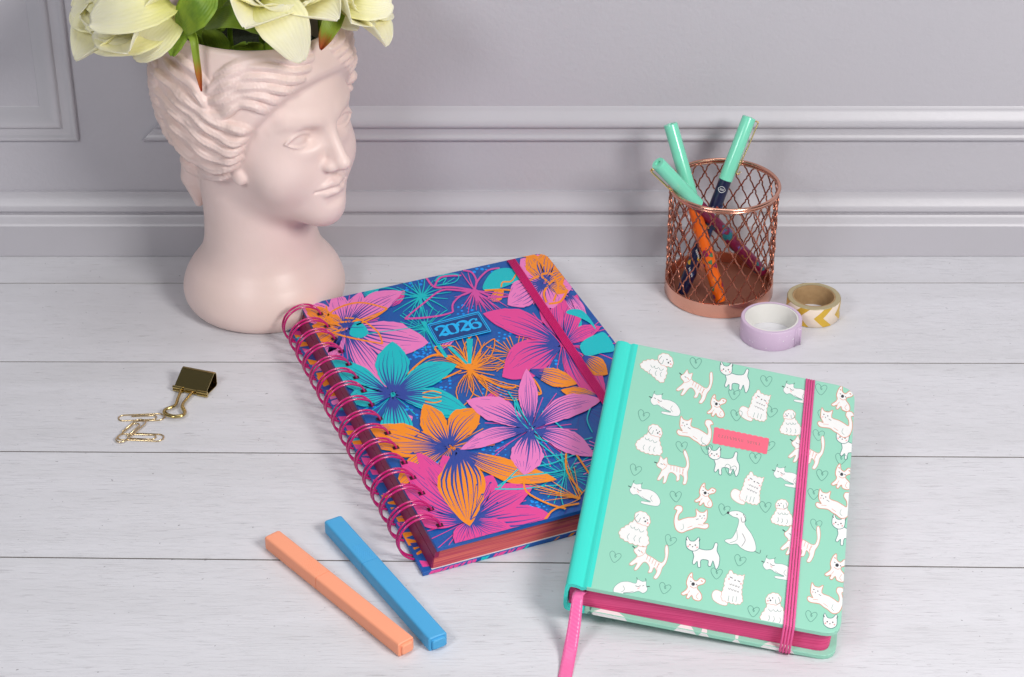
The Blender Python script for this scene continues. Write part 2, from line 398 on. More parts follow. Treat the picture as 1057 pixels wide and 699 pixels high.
# locks of hair: ridges modelled along the flow of the hair (given on the near side, mirrored to the far side)
zz = lambda x, y: (140 + x / 3.495, 20 + y / 3.495)
LOCKS = [
 ([(335,560),(275,562),(215,545),(165,505),(125,455)], 20, .26),
 ([(362,528),(300,535),(232,512),(172,462),(115,400),(70,350)], 19, .30),
 ([(378,500),(320,508),(252,478),(190,425),(130,365),(62,310)], 19, .30),
 ([(388,468),(335,474),(272,446),(210,392),(150,338),(85,280)], 19, .32),
 ([(396,436),(348,440),(292,410),(230,360),(175,312),(105,255)], 19, .32),
 ([(410,402),(370,392),(320,380),(262,345),(205,300),(140,235)], 20, .34),
 ([(470,335),(425,308),(372,305),(335,330),(300,350),(262,338)], 18, .30),
 ([(510,300),(450,275),(385,272),(335,295),(300,318)], 17, .28),
 ([(560,258),(500,250),(430,240),(365,250),(310,285),(262,300)], 18, .30),
 ([(600,215),(540,218),(465,206),(395,210),(335,235),(280,265)], 18, .30),
 ([(622,178),(560,186),(490,172),(420,170),(355,190),(300,225),(255,262)], 17, .28),
 ([(634,140),(580,152),(515,138),(450,138),(390,150),(335,178),(290,205)], 16, .26),
 ([(640,105),(590,118),(540,105),(480,105),(420,112),(370,135)], 14, .2),
 ([(105,150),(150,190),(200,235),(240,285),(258,330)], 17, .26),
 ([(70,185),(120,225),(165,272),(215,318),(262,360)], 18, .28),
 ([(50,240),(90,270),(135,310),(185,355),(240,400)], 17, .26),
 ([(120,110),(165,145),(215,185),(262,235)], 15, .2),
 ([(45,300),(80,350),(120,410),(160,465)], 16, .22),
]
segs = []
for pts, wpx, h0 in LOCKS:
    c = cr([zz(*p) for p in pts], 5); L3 = [hit(*p) for p in c]; L3 = [p for p in L3 if p is not None]
    n_ = len(L3)
    for i in range(n_ - 1):
        if np.linalg.norm(L3[i + 1] - L3[i]) > 1.6: continue
        t = (i + .5) / (n_ - 1); h = h0 * (1.35 + .3 * math.sin(len(segs) * .37)); tp = min(1, 4.5 * t + .35) * min(1, 4 * (1 - t) + .2)
        for s in (1, -1):
            q = np.array([1, s, 1]); segs.append((L3[i] * q, L3[i + 1] * q, wpx / 3.495 / 16.6 * 1.12 * (.6 + .4 * tp), h * tp))
# back of the head, unseen in the photo: the same kind of locks, combed toward the knot
for k in range(16):
    z0 = 11.2 + k * .58; 
    for s in (1, -1):
        pr = None
        for j in range(14):
            a = R(118 + j * 4.6); z = z0 - .9 * math.sin(j / 13 * math.pi * .6) + .25 * math.sin(j * .8 + k)
            r_ = float(hairR(z)); p = np.array([hc + ha * r_ * math.cos(a), s * hb * r_ * math.sin(a), z])
            if pr is not None: segs.append((pr, p, .36, .24))
            pr = p
NH = vnormals(HV, HQ)
cand = np.where((HV[:, 2] > 8.6) & (HV[:, 0] < np.interp(HV[:, 2], G_Z, G_F) + .5) & (HV[:, 2] < 20.6))[0]
r_in = np.sqrt((HV[cand, 0] / ha) ** 2 + (HV[cand, 1] / hb) ** 2)
cand = cand[(r_in > hairR(HV[cand, 2]) * .93) | (HV[cand, 2] < 13)]
V = HV[cand]; best = np.zeros(len(cand))
for a, b, wd, h in segs:
    m = np.where((np.abs(V - (a + b) / 2) < (np.abs(b - a) / 2 + wd)).all(1))[0]
    if not len(m): continue
    d = b - a; t = np.clip(((V[m] - a) @ d) / (d @ d + 1e-9), 0, 1); ds = np.linalg.norm(V[m] - a - t[:, None] * d, axis=1) / wd
    hh = h * np.sqrt(np.clip(1 - ds ** 2, 0, 1)) ** 1.2
    # a fine secondary groove inside every lock
    hh *= 1 - .22 * np.exp(-((ds - .38) / .12) ** 2)
    best[m] = np.maximum(best[m], hh)
best *= np.clip((np.interp(HV[cand, 2], G_Z, G_F) + .25 - HV[cand, 0]) / .6, 0, 1) ** .6
best *= np.clip((20.2 - HV[cand, 2]) / .5, 0, 1)
HV[cand] += NH[cand] * best[:, None]
HV = smooth_v(HV, HQ, 1, .3)
# folded band (diadem) lines near the rim
ceramic = mat('pale_pink_ceramic', (.90, .705, .66), .40, spec=.45, sss=.05, bump=(240, .12, .0006), vary=(14, (.77, .60, .53), .7))
planter = empty('head_planter', AX, 'pale pink ceramic planter shaped as a classical woman\'s head holding cream peonies', 'planter')
W_ = l2w(HV); me = bpy.data.meshes.new('planter_head')
me.from_pydata([tuple(p) for p in (W_ - AX) * S], [], [tuple(map(int, q)) for q in HQ]); me.materials.append(ceramic)
me.polygons.foreach_set('use_smooth', [True] * len(me.polygons)); me.update()
ho = bpy.data.objects.new('planter_body', me); col.objects.link(ho); ho.parent = planter
mb = MB(); mb.lathe([(.001, 0), (5.3, 0), (5.3, .2)], AX + np.array([0, 0, 17.6]), 40)
foam = mb.build('flower_foam', mat('dark_moss_foam', (.03, .04, .02), .95, bump=(300, .8, .003)), planter)
# ------------------------------------------------------------------ peonies
petal_m = mat('cream_petal', (.90, .85, .50), .55, spec=.2, vary=(45, (.88, .87, .68), .8), sheen=.15)
petal_y = mat('yellow_petal_heart', (.80, .62, .12), .6, spec=.2)
leaf_m = mat('green_leaf', (.24, .36, .03), .45, spec=.4, vary=(110, (.10, .20, .02), .8))
leaf_r = mat('red_leaf_tip', (.55, .07, .02), .5)
leaf_t = mat('red_tipped_leaf', (.24, .36, .03), .45, spec=.4)
def grad(m, stops):                           # natural colouring along the petal or leaf
    nt = m.node_tree; b = nt.nodes['Principled BSDF']; uv = nt.nodes.new('ShaderNodeUVMap'); sx = nt.nodes.new('ShaderNodeSeparateXYZ'); nt.links.new(uv.outputs[0], sx.inputs[0])
    n = nt.nodes.new('ShaderNodeTexNoise'); n.inputs['Scale'].default_value = 9; nt.links.new(uv.outputs[0], n.inputs['Vector'])
    ma = nt.nodes.new('ShaderNodeMath'); ma.operation = 'MULTIPLY_ADD'; nt.links.new(n.outputs['Fac'], ma.inputs[0]); ma.inputs[1].default_value = .07; nt.links.new(sx.outputs['Y'], ma.inputs[2])
    r = nt.nodes.new('ShaderNodeValToRGB'); e = r.color_ramp.elements; nt.links.new(ma.outputs[0], r.inputs[0])
    e[0].position, e[0].color = stops[0]; e[1].position, e[1].color = stops[-1]
    for p_, c_ in stops[1:-1]: x = e.new(p_); x.color = c_
    nt.links.new(r.outputs[0], b.inputs['Base Color'])
grad(petal_m, [(.03, (.62, .62, .10, 1)), (.12, (.84, .79, .36, 1)), (.2, (.91, .86, .52, 1)), (.29, (.92, .87, .62, 1))])
grad(leaf_t, [(.03, (.20, .34, .02, 1)), (.2, (.24, .32, .03, 1)), (.235, (.40, .14, .02, 1)), (.28, (.45, .06, .02, 1))])
for m in (petal_m, leaf_m, leaf_t):                   # fine veins as bump along the petal
    nt = m.node_tree; b = nt.nodes['Principled BSDF']
    uv = nt.nodes.new('ShaderNodeUVMap'); wv = nt.nodes.new('ShaderNodeTexWave'); wv.inputs['Scale'].default_value = 3.6; wv.inputs['Distortion'].default_value = 4.5
    wv.inputs['Detail'].default_value = 3; wv.inputs['Detail Scale'].default_value = .6
    nt.links.new(uv.outputs[0], wv.inputs['Vector']); bp = nt.nodes.new('ShaderNodeBump'); bp.inputs['Strength'].default_value = .25; bp.inputs['Distance'].default_value = .0005
    nt.links.new(wv.outputs['Fac'], bp.inputs['Height']); nt.links.new(bp.outputs['Normal'], b.inputs['Normal'])
for m in (petal_m,):
    b = m.node_tree.nodes['Principled BSDF']; b.inputs['Subsurface Weight'].default_value = .35; b.inputs['Subsurface Scale'].default_value = .003; b.inputs['Subsurface Radius'].default_value = (1, .9, .4)
def sheet(spine, widths, upv, cup=.25, ruff=.0, seed=0, nu=14, nv=24, curl=0.):
    """petal or leaf: centre line points, half widths, side-to-side cupping"""
    rg = random.Random(seed); P = cr(spine, max(2, nv // (len(spine) - 1))); N = len(P)
    Wd = np.interp(np.linspace(0, 1, N), np.linspace(0, 1, len(widths)), widths)
    ph = [rg.uniform(0, 6.3) for _ in range(4)]; verts = []; uvs = []
    for i in range(N):
        t = i / (N - 1); T = nrm(P[min(i + 1, N - 1)] - P[max(i - 1, 0)])
        sd = nrm(np.cross(T, upv)); nn = np.cross(sd, T)
        for k in range(nu + 1):
            u = 2 * k / nu - 1; wdt = Wd[i]
            r_ = ruff * (abs(u) ** 2) * (math.sin(7 * t + ph[0] + 2 * u) + .6 * math.sin(15 * t + ph[1]) * (u > 0) + .6 * math.sin(13 * t + ph[2]) * (u < 0)) + ruff * t ** 3 * math.sin(4.5 * u + ph[3])
            notch = -.05 * wdt * t ** 6 * math.cos(5 * u + ph[0])
            verts.append(P[i] + sd * u * wdt * (1 - .12 * u * u * cup) + nn * (cup * wdt * u * u + r_ + curl * t ** 3) + T * notch)
            uvs.append((u * .5 + .5, t * .25))
    fs = [(i * (nu + 1) + k, i * (nu + 1) + k + 1, (i + 1) * (nu + 1) + k + 1, (i + 1) * (nu + 1) + k) for i in range(N - 1) for k in range(nu)]
    return verts, fs, uvs
def petal_obj(name, parent, m, thick=.03, faces_mat=None, **kw):
    vs, fs, uvs = sheet(**kw)
    mb = MB(); mb.keep = True; mb.add(vs, fs); o = mb.build(name, m, parent, smooth=True)
    ul = o.data.uv_layers.new(name='UVMap')
    for lp in o.data.loops: ul.data[lp.index].uv = uvs[lp.vertex_index]
    if faces_mat:
        for p in o.data.polygons:
            t = sum(uvs[v][1] for v in p.vertices) / len(p.vertices) / .25
            if t > faces_mat: p.material_index = 1
    sd = o.modifiers.new('thickness', 'SOLIDIFY'); sd.thickness = thick * S; sd.offset = 0
    return o
def peony(c, axis, rad, label, seed, rings=((.2, 4, .75), (.45, 5, .95), (.75, 6, 1.05), (1.05, 6, 1.08)), skip=None, flat=1.0):
    rg = random.Random(seed); c = np.array(c, float); ax = nrm(axis)
    fl = empty('peony', c, label, 'flower', 'cream peonies arranged in the head planter')
    u = nrm(np.cross(ax, [.3, .2, 1.])); v = np.cross(ax, u)
    for ri, (spread, n_, ln) in enumerate(rings):
        for k in range(n_):
            a = 2 * math.pi * (k + .5 * ri) / n_ + rg.uniform(-.15, .15)
            d = math.cos(a) * u + math.sin(a) * v
            L = rad * ln * rg.uniform(.92, 1.06); sp = spread * flat
            # a bowl-shaped spine: out, up and curling in (inner) or out (outer)
            def q(t, k_=sp):
                out = rad * (.14 + .10 * ri) * math.sin(min(1, t * 1.5) * math.pi / 2) + L * math.sin(k_) * t ** 1.2
                upw = -.42 * rad + L * (math.cos(k_ * .8) * t + .12 * math.sin(t * math.pi))
                return c + d * out + ax * upw
            sp_ = [q(0), q(.33), q(.66), q(1.0)]
            if ri < 3: sp_[3] = sp_[3] - d * rad * .24; sp_[2] = sp_[2] + d * rad * .06
            wd = rad * (.46 + .05 * ri) * rg.uniform(.9, 1.1)
            petal_obj('petal', fl, [petal_m], spine=sp_, widths=[wd*.3, wd*.72, wd*.98, wd*1.08, wd*1.05, wd*.86, wd*.5, wd*.08], upv=-d, cup=.5, ruff=rad * .016, seed=seed * 50 + ri * 10 + k)
    mb = MB()
    for k in range(26):
        a = k * 2.4; r_ = rad * .03 * math.sqrt(k); d = math.cos(a) * u + math.sin(a) * v
        mb.tube([c - ax * rad * .3 + d * r_, c + ax * rad * (.25) + d * r_ * 2.2], [.05, .07], 6)
    mb.build('stamens', petal_y, fl, smooth=True)
    return fl
HY = AX[1]
def P_(x, y, Y): return uny(x, y, Y)
f1 = peony(P_(140, 2, HY - 2.2), (-.55, -.35, .62), 3.7, 'large cream peony drooping over the left side of the planter rim', 3)
f2 = peony(P_(288, -10, HY - 3.6), (.12, -.35, .9), 3.4, 'cream peony at the middle of the planter with one petal hanging over the forehead', 11)
f3 = peony(P_(355, -8, HY - 2.0), (.75, -.1, .5), 3.0, 'cream peony leaning out over the right side of the planter rim', 23)
# petals that hang out of the heads, as in the photo
V3 = lambda *a: np.array(a, float)
petal_obj('hanging_petal', f2, [petal_m], spine=[P_(268, 2, HY - 5.0), P_(283, 12, HY - 6.6), P_(298, 34, HY - 7.4), P_(312, 64, HY - 7.3)], widths=[.5, 1.0, 1.45, 1.6, 1.6, 1.3, .85, .2], upv=V3(.3, -1, .55), cup=.14, ruff=.03, seed=5)
petal_obj('hanging_petal', f1, [petal_m], spine=[P_(186, 14, HY - 4.4), P_(172, 28, HY - 5.4), P_(156, 44, HY - 5.8), P_(138, 60, HY - 5.4)], widths=[.4, .8, 1.05, 1.15, 1.1, .8, .25], upv=V3(-.1, -1, .5), cup=.2, ruff=.03, seed=6)
petal_obj('hanging_petal', f1, [petal_m], spine=[P_(180, 12, HY - 3.6), P_(150, 30, HY - 5.2), P_(125, 38, HY - 5.4), P_(97, 46, HY - 4.8)], widths=[.6, 1.1, 1.45, 1.5, 1.3, 1.0, .5], upv=V3(-.1, -1, .7), cup=.3, ruff=.03, seed=8)
petal_obj('hanging_petal', f1, [petal_m], spine=[P_(176, 2, HY - 4.4), P_(150, 6, HY - 6.0), P_(122, 14, HY - 6.2), P_(93, 22, HY - 5.4)], widths=[.6, 1.3, 1.7, 1.75, 1.5, 1.1, .3], upv=V3(-.1, -1, .9), cup=.35, ruff=.03, seed=9)
petal_obj('hanging_petal', f3, [petal_m], spine=[P_(342, 4, HY - 3.2), P_(350, 14, HY - 4.0), P_(360, 22, HY - 4.0), P_(369, 31, HY - 3.7)], widths=[.4, .7, .7, .5, .1], upv=V3(.1, -1, .6), cup=.2, ruff=.05, seed=12)
petal_obj('hanging_petal', f3, [petal_m], spine=[P_(352, 0, HY - 3.4), P_(372, 4, HY - 4.2), P_(390, 6, HY - 4.2), P_(405, 4, HY - 3.8)], widths=[.6, 1.1, 1.1, .9, .3], upv=V3(.1, -1, .8), cup=.3, ruff=.05, seed=13)
def leaf(par, pts, wd, seed, red=None, cup=.18, up=(0, -1, .6), thick=.04):
    petal_obj('leaf', par, [leaf_t if red else leaf_m], thick=thick, spine=[P_(*p) for p in pts], widths=wd, upv=V3(*up), cup=cup, ruff=.05, seed=seed)
leaf(f1, [(197, 24, HY - 3.8), (188, 32, HY - 5.0), (181, 44, HY - 5.5), (178, 58, HY - 5.6)], [.3, .55, .6, .5, .1], 31)
leaf(f1, [(188, 28, HY - 4.2), (199, 38, HY - 5.6), (203, 62, HY - 6.1), (208, 94, HY - 6.1)], [.2, .32, .26, .22, .2, .04], 32, red=.8, cup=.4)
leaf(f1, [(186, 30, HY - 5.2), (196, 16, HY - 6.0), (206, 4, HY - 6.2), (216, -12, HY - 5.6)], [.4, 1.0, 1.25, 1.1, .5], 33, up=(0, -1, .8))
leaf(f2, [(212, 26, HY - 4.2), (236, 18, HY - 5.4), (256, 20, HY - 5.4), (274, 30, HY - 5.0)], [.3, .8, .85, .8, .4], 34, up=(0, -.8, 1))
leaf(f2, [(230, 10, HY - 3.5), (246, 6, HY - 4.5), (262, 10, HY - 4.6), (274, 18, HY - 4.5)], [.3, .8, .9, .7, .2], 35, up=(0, -.8, 1))
leaf(f3, [(352, 4, HY - 3.6), (346, 18, HY - 4.6), (338, 34, HY - 5.2), (331, 51, HY - 5.2)], [.2, .55, .62, .45, .06], 36, red=.76, cup=.35)
for k, (x, y, x2, y2) in enumerate(((214, 26, 222, -6), (226, 24, 246, -4), (238, 22, 262, -4), (270, 24, 290, 0), (318, 18, 352, -6), (330, 20, 322, 4))):
    a = P_(x, y, HY - 1.0); a[2] = 17.5
    mb = MB(); mb.tube(cr([a, P_(x, y - 4, HY - 2), P_(x2, y2, HY - 2.4)], 5), .16, 8)
    mb.build('stem', leaf_m, (f1, f1, f2, f2, f3, f3)[k], smooth=True)
for k in range(12):
    a = R(30 * k + 8); p = AX + np.array([3.2 * math.cos(a), 3.2 * math.sin(a) - .3, 18.2]); q = AX + np.array([4.6 * math.cos(a), 4.6 * math.sin(a) - .3, 20.6 + (k % 3) * .4])
    petal_obj('leaf', (f1, f2, f3)[k % 3], [leaf_m], thick=.04, spine=[p, (p + q) / 2 + V3(0, 0, .5), q], widths=[.3, .9, 1.0, .6, .1], upv=V3(0, 0, 1), cup=.2, ruff=.06, seed=60 + k)

# ------------------------------------------------------------------ wire pen cup
copper = mat('rose_gold_metal', (.80, .41, .30), .22, metal=1.0, bump=(90, .05, .0006))
copper_w = mat('rose_gold_wire', (.50, .20, .135), .24, metal=1.0)
CXY = un(742, 303, 0); cx, cy = 0, 0
CR, CH, BH = 3.56, 8.08, 1.05
CXY = np.array([13.7, 0, 0.]); CXY = un(741.4, 300.6, 0)
cup = empty('pen_cup', CXY, 'rose gold wire mesh pen cup holding three mint capped markers', 'pen cup')
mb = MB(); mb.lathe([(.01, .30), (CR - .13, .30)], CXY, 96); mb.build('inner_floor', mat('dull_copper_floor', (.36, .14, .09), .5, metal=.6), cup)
mb = MB(); mb.lathe([(.01, .28), (CR - .12, .28), (CR - .12, BH), (CR - .02, BH + .03), (CR + .06, BH), (CR + .08, .16), (CR + .02, .04), (CR - .1, 0), (.01, 0)], CXY, 96)
mb.build('base_dish', copper, cup, autosm=40)
mb = MB(); mb.tube([CXY + np.array([(CR) * math.cos(a), (CR) * math.sin(a), CH]) for a in np.linspace(0, 2 * math.pi, 96, endpoint=False)], .13, 12, closed=True)
mb.tube([CXY + np.array([(CR - .02) * math.cos(a), (CR - .02) * math.sin(a), CH - .2]) for a in np.linspace(0, 2 * math.pi, 96, endpoint=False)], .07, 8, closed=True)
mb.build('rim', copper, cup, smooth=True)
mb = MB(); NW = 22; z0, z1 = BH - .1, CH - .1; rows = 7.8
for s in (1, -1):
    for k in range(NW):
        pts = []
        for j in range(41):
            t = j / 40; z = z0 + (z1 - z0) * t; ph = rows * t
            a = 2 * math.pi * (k + s * ph * .5) / NW + s * .012 * math.sin(4 * math.pi * ph)
            rr = CR - .03 + s * .03 * math.cos(2 * math.pi * ph)
            pts.append(CXY + np.array([rr * math.cos(a), rr * math.sin(a), z]))
        mb.tube(pts, .054, 6)
mb.build('wire_mesh', copper_w, cup, smooth=True)

# ------------------------------------------------------------------ markers in the cup
mint = mat('mint_plastic', srgb(128, 222, 190), .22, spec=.5, coat=.3)
gold = mat('gold_metal', (.82, .60, .28), .25, metal=1.)
white_ink = mat('white_ink', (.85, .85, .85), .4)
def marker(top, bot, capl, body, spots, label, clip=None, logo=False, r=.46):
    top, bot = np.array(top), np.array(bot); L = np.linalg.norm(top - bot); ax = (top - bot) / L
    o = empty('marker_pen', bot, label, 'marker pen', 'mint capped markers in the wire cup')
    b = MB(); b.lathe([(.01, 0), (r * .72, .0), (r * .8, .12), (r * .84, .3), (r * .92, 1.0), (r * .92, L - capl + .3)], bot, 28, axis=ax, cap=False)
    bm_ = mat('marker_body', body, .3, spec=.5, coat=.2); b.build('barrel', bm_, o, autosm=40)
    c = MB(); hh = L - capl; c.lathe([(r * .93, hh), (r, hh + .03), (r, L - .07), (r * .94, L), (r * .45, L), (r * .42, L - .12), (.01, L - .12)], bot, 32, axis=ax)
    co = c.build('cap', mint, o, autosm=40)
    u = np.cross(ax, [0, 1., 0]); u = nrm(u); v = np.cross(ax, u)
    rg = random.Random(len(label)); ms = [mat('ink', s_, .4) for s_ in spots]
    sb = MB(); nlay = 0                       # printed pattern: blobs lying on the barrel
    for k in range(34):
        h = rg.uniform(.25, L - capl - 1.7); a = rg.uniform(0, 6.28); sz = rg.uniform(.12, .3)
        rr = r * .92 + .004 + .0012 * k if h > 1 else r * (.84 + .08 * (h - .3) / .7) + .01
        n_ = 9; ring = []
        for q in range(n_):
            t = 2 * math.pi * q / n_; m_r = sz * (1 + .3 * math.sin(3 * t + k)); aa = a + m_r * math.cos(t) / r; hh2 = h + m_r * math.sin(t)
            ring.append(bot + ax * hh2 + rr * (math.cos(aa) * u + math.sin(aa) * v))
        ctr = bot + ax * h + rr * (math.cos(a) * u + math.sin(a) * v)
        sb.add(ring + [ctr], [(q, (q + 1) % n_, n_) for q in range(n_)], k % len(ms))
    sb.build('printed_pattern', ms, o)
    if logo:                                  # small white rounded mark and lettering strokes near the cap
        lb = MB(); toc = nrm(CC - top); aa = math.atan2(toc @ v, toc @ u)
        def q(s_, h): a = aa + s_ / r; return bot + ax * h + (r * .92 + .012) * (math.cos(a) * u + math.sin(a) * v)
        h0 = L - capl - .62
        lb.tube([q(.27 * math.cos(t) * (1 - .25 * abs(math.sin(t))), h0 + .2 * math.sin(t)) for t in np.linspace(0, 6.28, 20, endpoint=False)], .016, 4, closed=True)
        for j in range(-2, 3): lb.tube([q(j * .06, h0 - .07), q(j * .06 + .02, h0 + .07)], .013, 4)
        lb.build('printed_logo', white_ink, o)
        for st in (1.6, 4.6, 5.9):
            lb = MB()
            for j in range(-2, 3): lb.tube([q(j * .09, h0 - st - .1 * j), q(j * .09 + .05, h0 - st + .16 - .1 * j), q(j * .09 + .06, h0 - st - .03 - .1 * j)], .02, 4)
            lb.build('printed_lettering', white_ink, o)
    if clip is not None:
        side = nrm(np.array(clip) - (np.array(clip) @ ax) * ax); g = MB()
        A0 = top - ax * .12 + side * (r - .05)
        pts = [A0, A0 + side * .22, A0 + side * .26 - ax * .15, A0 + side * .2 - ax * 1.8, A0 + side * .1 - ax * 3.3, A0 + side * .13 - ax * 3.6, A0 + side * .28 - ax * 3.62, A0 + side * .3 - ax * 3.42]
        g.tube(cr(pts, 5), .045, 6); sd = np.cross(ax, side)
        g.tube([p + sd * .16 for p in cr(pts, 5)], .045, 6)
        g.build('clip', gold, o, smooth=True)
    return o
cyc = CXY[1]
def at_z(x, y, z): return un(x, y, z)
marker(uny(773.5, 121, cyc + 2.2), un(704, 303, .75), 4.4, srgb(14, 22, 60), [srgb(205, 160, 50), srgb(24, 60, 80), srgb(150, 60, 40), srgb(14, 40, 90)], 'mint capped marker with navy barrel and gold clip, leaning right in the cup', clip=(1, -.1, 0), logo=True)
marker(uny(692, 128, cyc + 1.6), un(744, 311, .55), 4.9, srgb(240, 105, 20), [srgb(250, 130, 30), srgb(150, 30, 80), srgb(60, 120, 80), srgb(110, 50, 120)], 'mint capped marker with orange barrel, upright at the left of the cup')
marker(uny(679, 168.5, cyc - 1.4), un(787, 281, .75), 4.6, srgb(120, 14, 62), [srgb(30, 110, 120), srgb(110, 20, 60), srgb(150, 100, 40), srgb(110, 80, 140)], 'mint capped marker with maroon barrel, lying lowest across the front of the cup', clip=(-1, -.2, .2))

# ------------------------------------------------------------------ washi tapes
def tape(c, r, h, rin, core, side, outer, label, name='washi_tape'):
    o = empty(name, c, label, 'tape roll', 'washi tape rolls beside the cup')
    m = MB(); m.lathe([(r - .05, 0), (r, .05), (r, h - .05), (r - .05, h), (rin + .12, h)], c, 80); m.lathe([(rin + .12, 0), (r - .05, 0)], c, 80)
    t = m.build('tape', [side, outer], o, autosm=45)
    for p in t.data.polygons:
        n_ = p.normal
        if abs(n_.z) < .6: p.material_index = 1
    m = MB(); m.lathe([(rin + .12, h - .02), (rin + .1, h), (rin + .02, h), (rin, h - .03), (rin, .03), (rin + .02, 0), (rin + .12, 0)], c, 80); m.build('core', core, o, autosm=45)
    return o
lil = mat('lilac_tape', srgb(214, 192, 216), .5)
lilg = mat('lilac_glitter', srgb(214, 192, 216), .4)
nt = lilg.node_tree; b = nt.nodes['Principled BSDF']; tc = nt.nodes.new('ShaderNodeTexCoord'); vo = nt.nodes.new('ShaderNodeTexVoronoi'); vo.inputs['Scale'].default_value = 1300
nt.links.new(tc.outputs['Object'], vo.inputs['Vector'])
rp = nt.nodes.new('ShaderNodeMapRange'); rp.inputs[1].default_value = .90; rp.inputs[2].default_value = .93
nt.links.new(vo.outputs['Color'], rp.inputs[0]); mx = nt.nodes.new('ShaderNodeMix'); mx.data_type = 'RGBA'; nt.links.new(rp.outputs[0], mx.inputs[0])
mx.inputs[6].default_value = srgb(212, 188, 214); mx.inputs[7].default_value = (.95, .92, .95, 1); nt.links.new(mx.outputs[2], b.inputs['Base Color']); nt.links.new(rp.outputs[0], b.inputs['Metallic'])
paper = mat('white_card_core', (.80, .79, .75), .7, bump=(900, .2, .0003)); kraft = mat('brown_card_core', (.42, .27, .13), .75, bump=(700, .3, .0004), vary=(300, (.33, .2, .09), .6))
c1 = un(795, 346.5, 0)
t1 = tape(c1, 1.98, 1.4, 1.62, paper, lil, lilg, 'lilac glitter washi tape roll in front of the cup')
mb = MB(); a0 = math.atan2(-1, 1.35)
arc = [(1.99 + .02 * max(0, k - 2) ** 1.3, a0 - .16 + .035 * k) for k in range(8)]
for k in range(7):
    (r0, A0), (r1, A1) = arc[k], arc[k + 1]
    mb.add([c1 + V3(r0*math.cos(A0), r0*math.sin(A0), .02), c1 + V3(r1*math.cos(A1), r1*math.sin(A1), .02), c1 + V3(r1*math.cos(A1), r1*math.sin(A1), 1.38), c1 + V3(r0*math.cos(A0), r0*math.sin(A0), 1.38)], [(0, 1, 2, 3)])
e_ = mb.build('loose_end', lilg, t1, smooth=True); e_.modifiers.new('t', 'SOLIDIFY').thickness = .0003
c2 = un(838.6, 324.5, 0)
edge = mat('tape_edge', (.42, .35, .2), .5, coat=.2); white_t = mat('cream_tape', (.84, .72, .60), .45); goldt = mat('gold_foil', (.72, .46, .05), .35, metal=.25)
t2 = tape(c2, 1.76, 1.42, 1.3, kraft, edge, white_t, 'gold and cream chevron washi tape roll behind the lilac one')
mb = MB()
for k in range(7):                           # printed chevrons round the side
    a0 = 2 * math.pi * k / 7 + .12; wdt = .36
    for j in range(12):
        def pt(jj, off):
            h = .04 + 1.34 * jj / 12; a = a0 + off + .42 * abs(jj / 12 - .5) * 2 * .9
            return c2 + V3(1.765 * math.cos(a), 1.765 * math.sin(a), h)
        for q in range(8):
            o0, o1 = wdt * q / 8, wdt * (q + 1) / 8
            mb.add([pt(j, o0), pt(j, o1), pt(j + 1, o1), pt(j + 1, o0)], [(0, 1, 2, 3)])
mb.build('chevron_print', goldt, t2)

# ------------------------------------------------------------------ binder clip and paper clips
goldd = mat('polished_gold', (.60, .46, .18), .14, metal=1.)
A_, B_ = un(180, 402, .15), un(213, 408.5, .15)
ux = nrm(B_ - A_); vy = np.array([-ux[1], ux[0], 0]); Lc = np.linalg.norm(B_ - A_)
bc = empty('binder_clip', A_ + ux * Lc / 2, 'gold binder clip lying on the table with its wire handle pointing forward', 'binder clip')
def loc(u, v, z): return np.array([A_[0], A_[1], 0]) + ux * u + vy * v + np.array([0, 0, z])
pr = [(0.05, .30), (.05, .34), (1.25, .98), (1.42, .96), (1.5, .82), (1.5, .12), (1.42, .03), (1.3, .02), (.05, .16)]   # cross-section v,z: sheet folded into a wedge
mb = MB(); inn = [(v_ + (.05 if v_ < .2 else -.05 if v_ > 1.45 else 0), z_ + (-.055 if z_ > .3 else .055)) for v_, z_ in pr]
for a in range(len(pr) - 1):
    if a == 0: continue
    (v0, z0_), (v1, z1_) = pr[a], pr[a + 1]; nn = nrm([z1_ - z0_, -(v1 - v0)]) * -.045
    mb.hexa([loc(0, v0, z0_), loc(Lc, v0, z0_), loc(Lc, v1, z1_), loc(0, v1, z1_), loc(0, v0 - nn[0]*-1, z0_ + nn[1]), loc(Lc, v0 + nn[0], z0_ + nn[1]), loc(Lc, v1 + nn[0], z1_ + nn[1]), loc(0, v1 + nn[0], z1_ + nn[1])])
mb.build('clip_body', goldd, bc)
mb = MB()
for zc in (.34, .14):
    for u0, u1 in ((-.08, .62), (Lc - .62, Lc + .08)):
        mb.tube([loc(u0, 0, zc), loc(u1, 0, zc)], .1, 12)
    mb.tube([loc(.7, .02, zc), loc(Lc - .7, .02, zc)], .06, 8)
mb.build('jaw_tube', goldd, bc, autosm=40)
def photo_path(pts, z): return [un(x, y, z) for x, y in pts]
Zc = lambda x, y: (100 + x / 5.825, 360 + y / 5.825)
for zz_ in (.26, .08):
    dx = 0 if zz_ > .2 else 1.0
    hp = [Zc(505, 232), Zc(500, 262), Zc(482, 308), Zc(466, 345), Zc(412, 366), Zc(403, 384), Zc(425, 402), Zc(468, 410), Zc(515, 402), Zc(526, 385), Zc(512, 352), Zc(520, 325), Zc(560, 278), Zc(590, 245), Zc(606, 232)]
    mb = MB(); mb.tube(cr([un(x + dx, y - dx, zz_ if i not in (0, 14) else zz_ + .05) for i, (x, y) in enumerate(hp)], 5), .085, 8); mb.build('wire_handle', goldd, bc, smooth=True)
goldp = mat('paperclip_gold', (.80, .62, .36), .25, metal=1.)
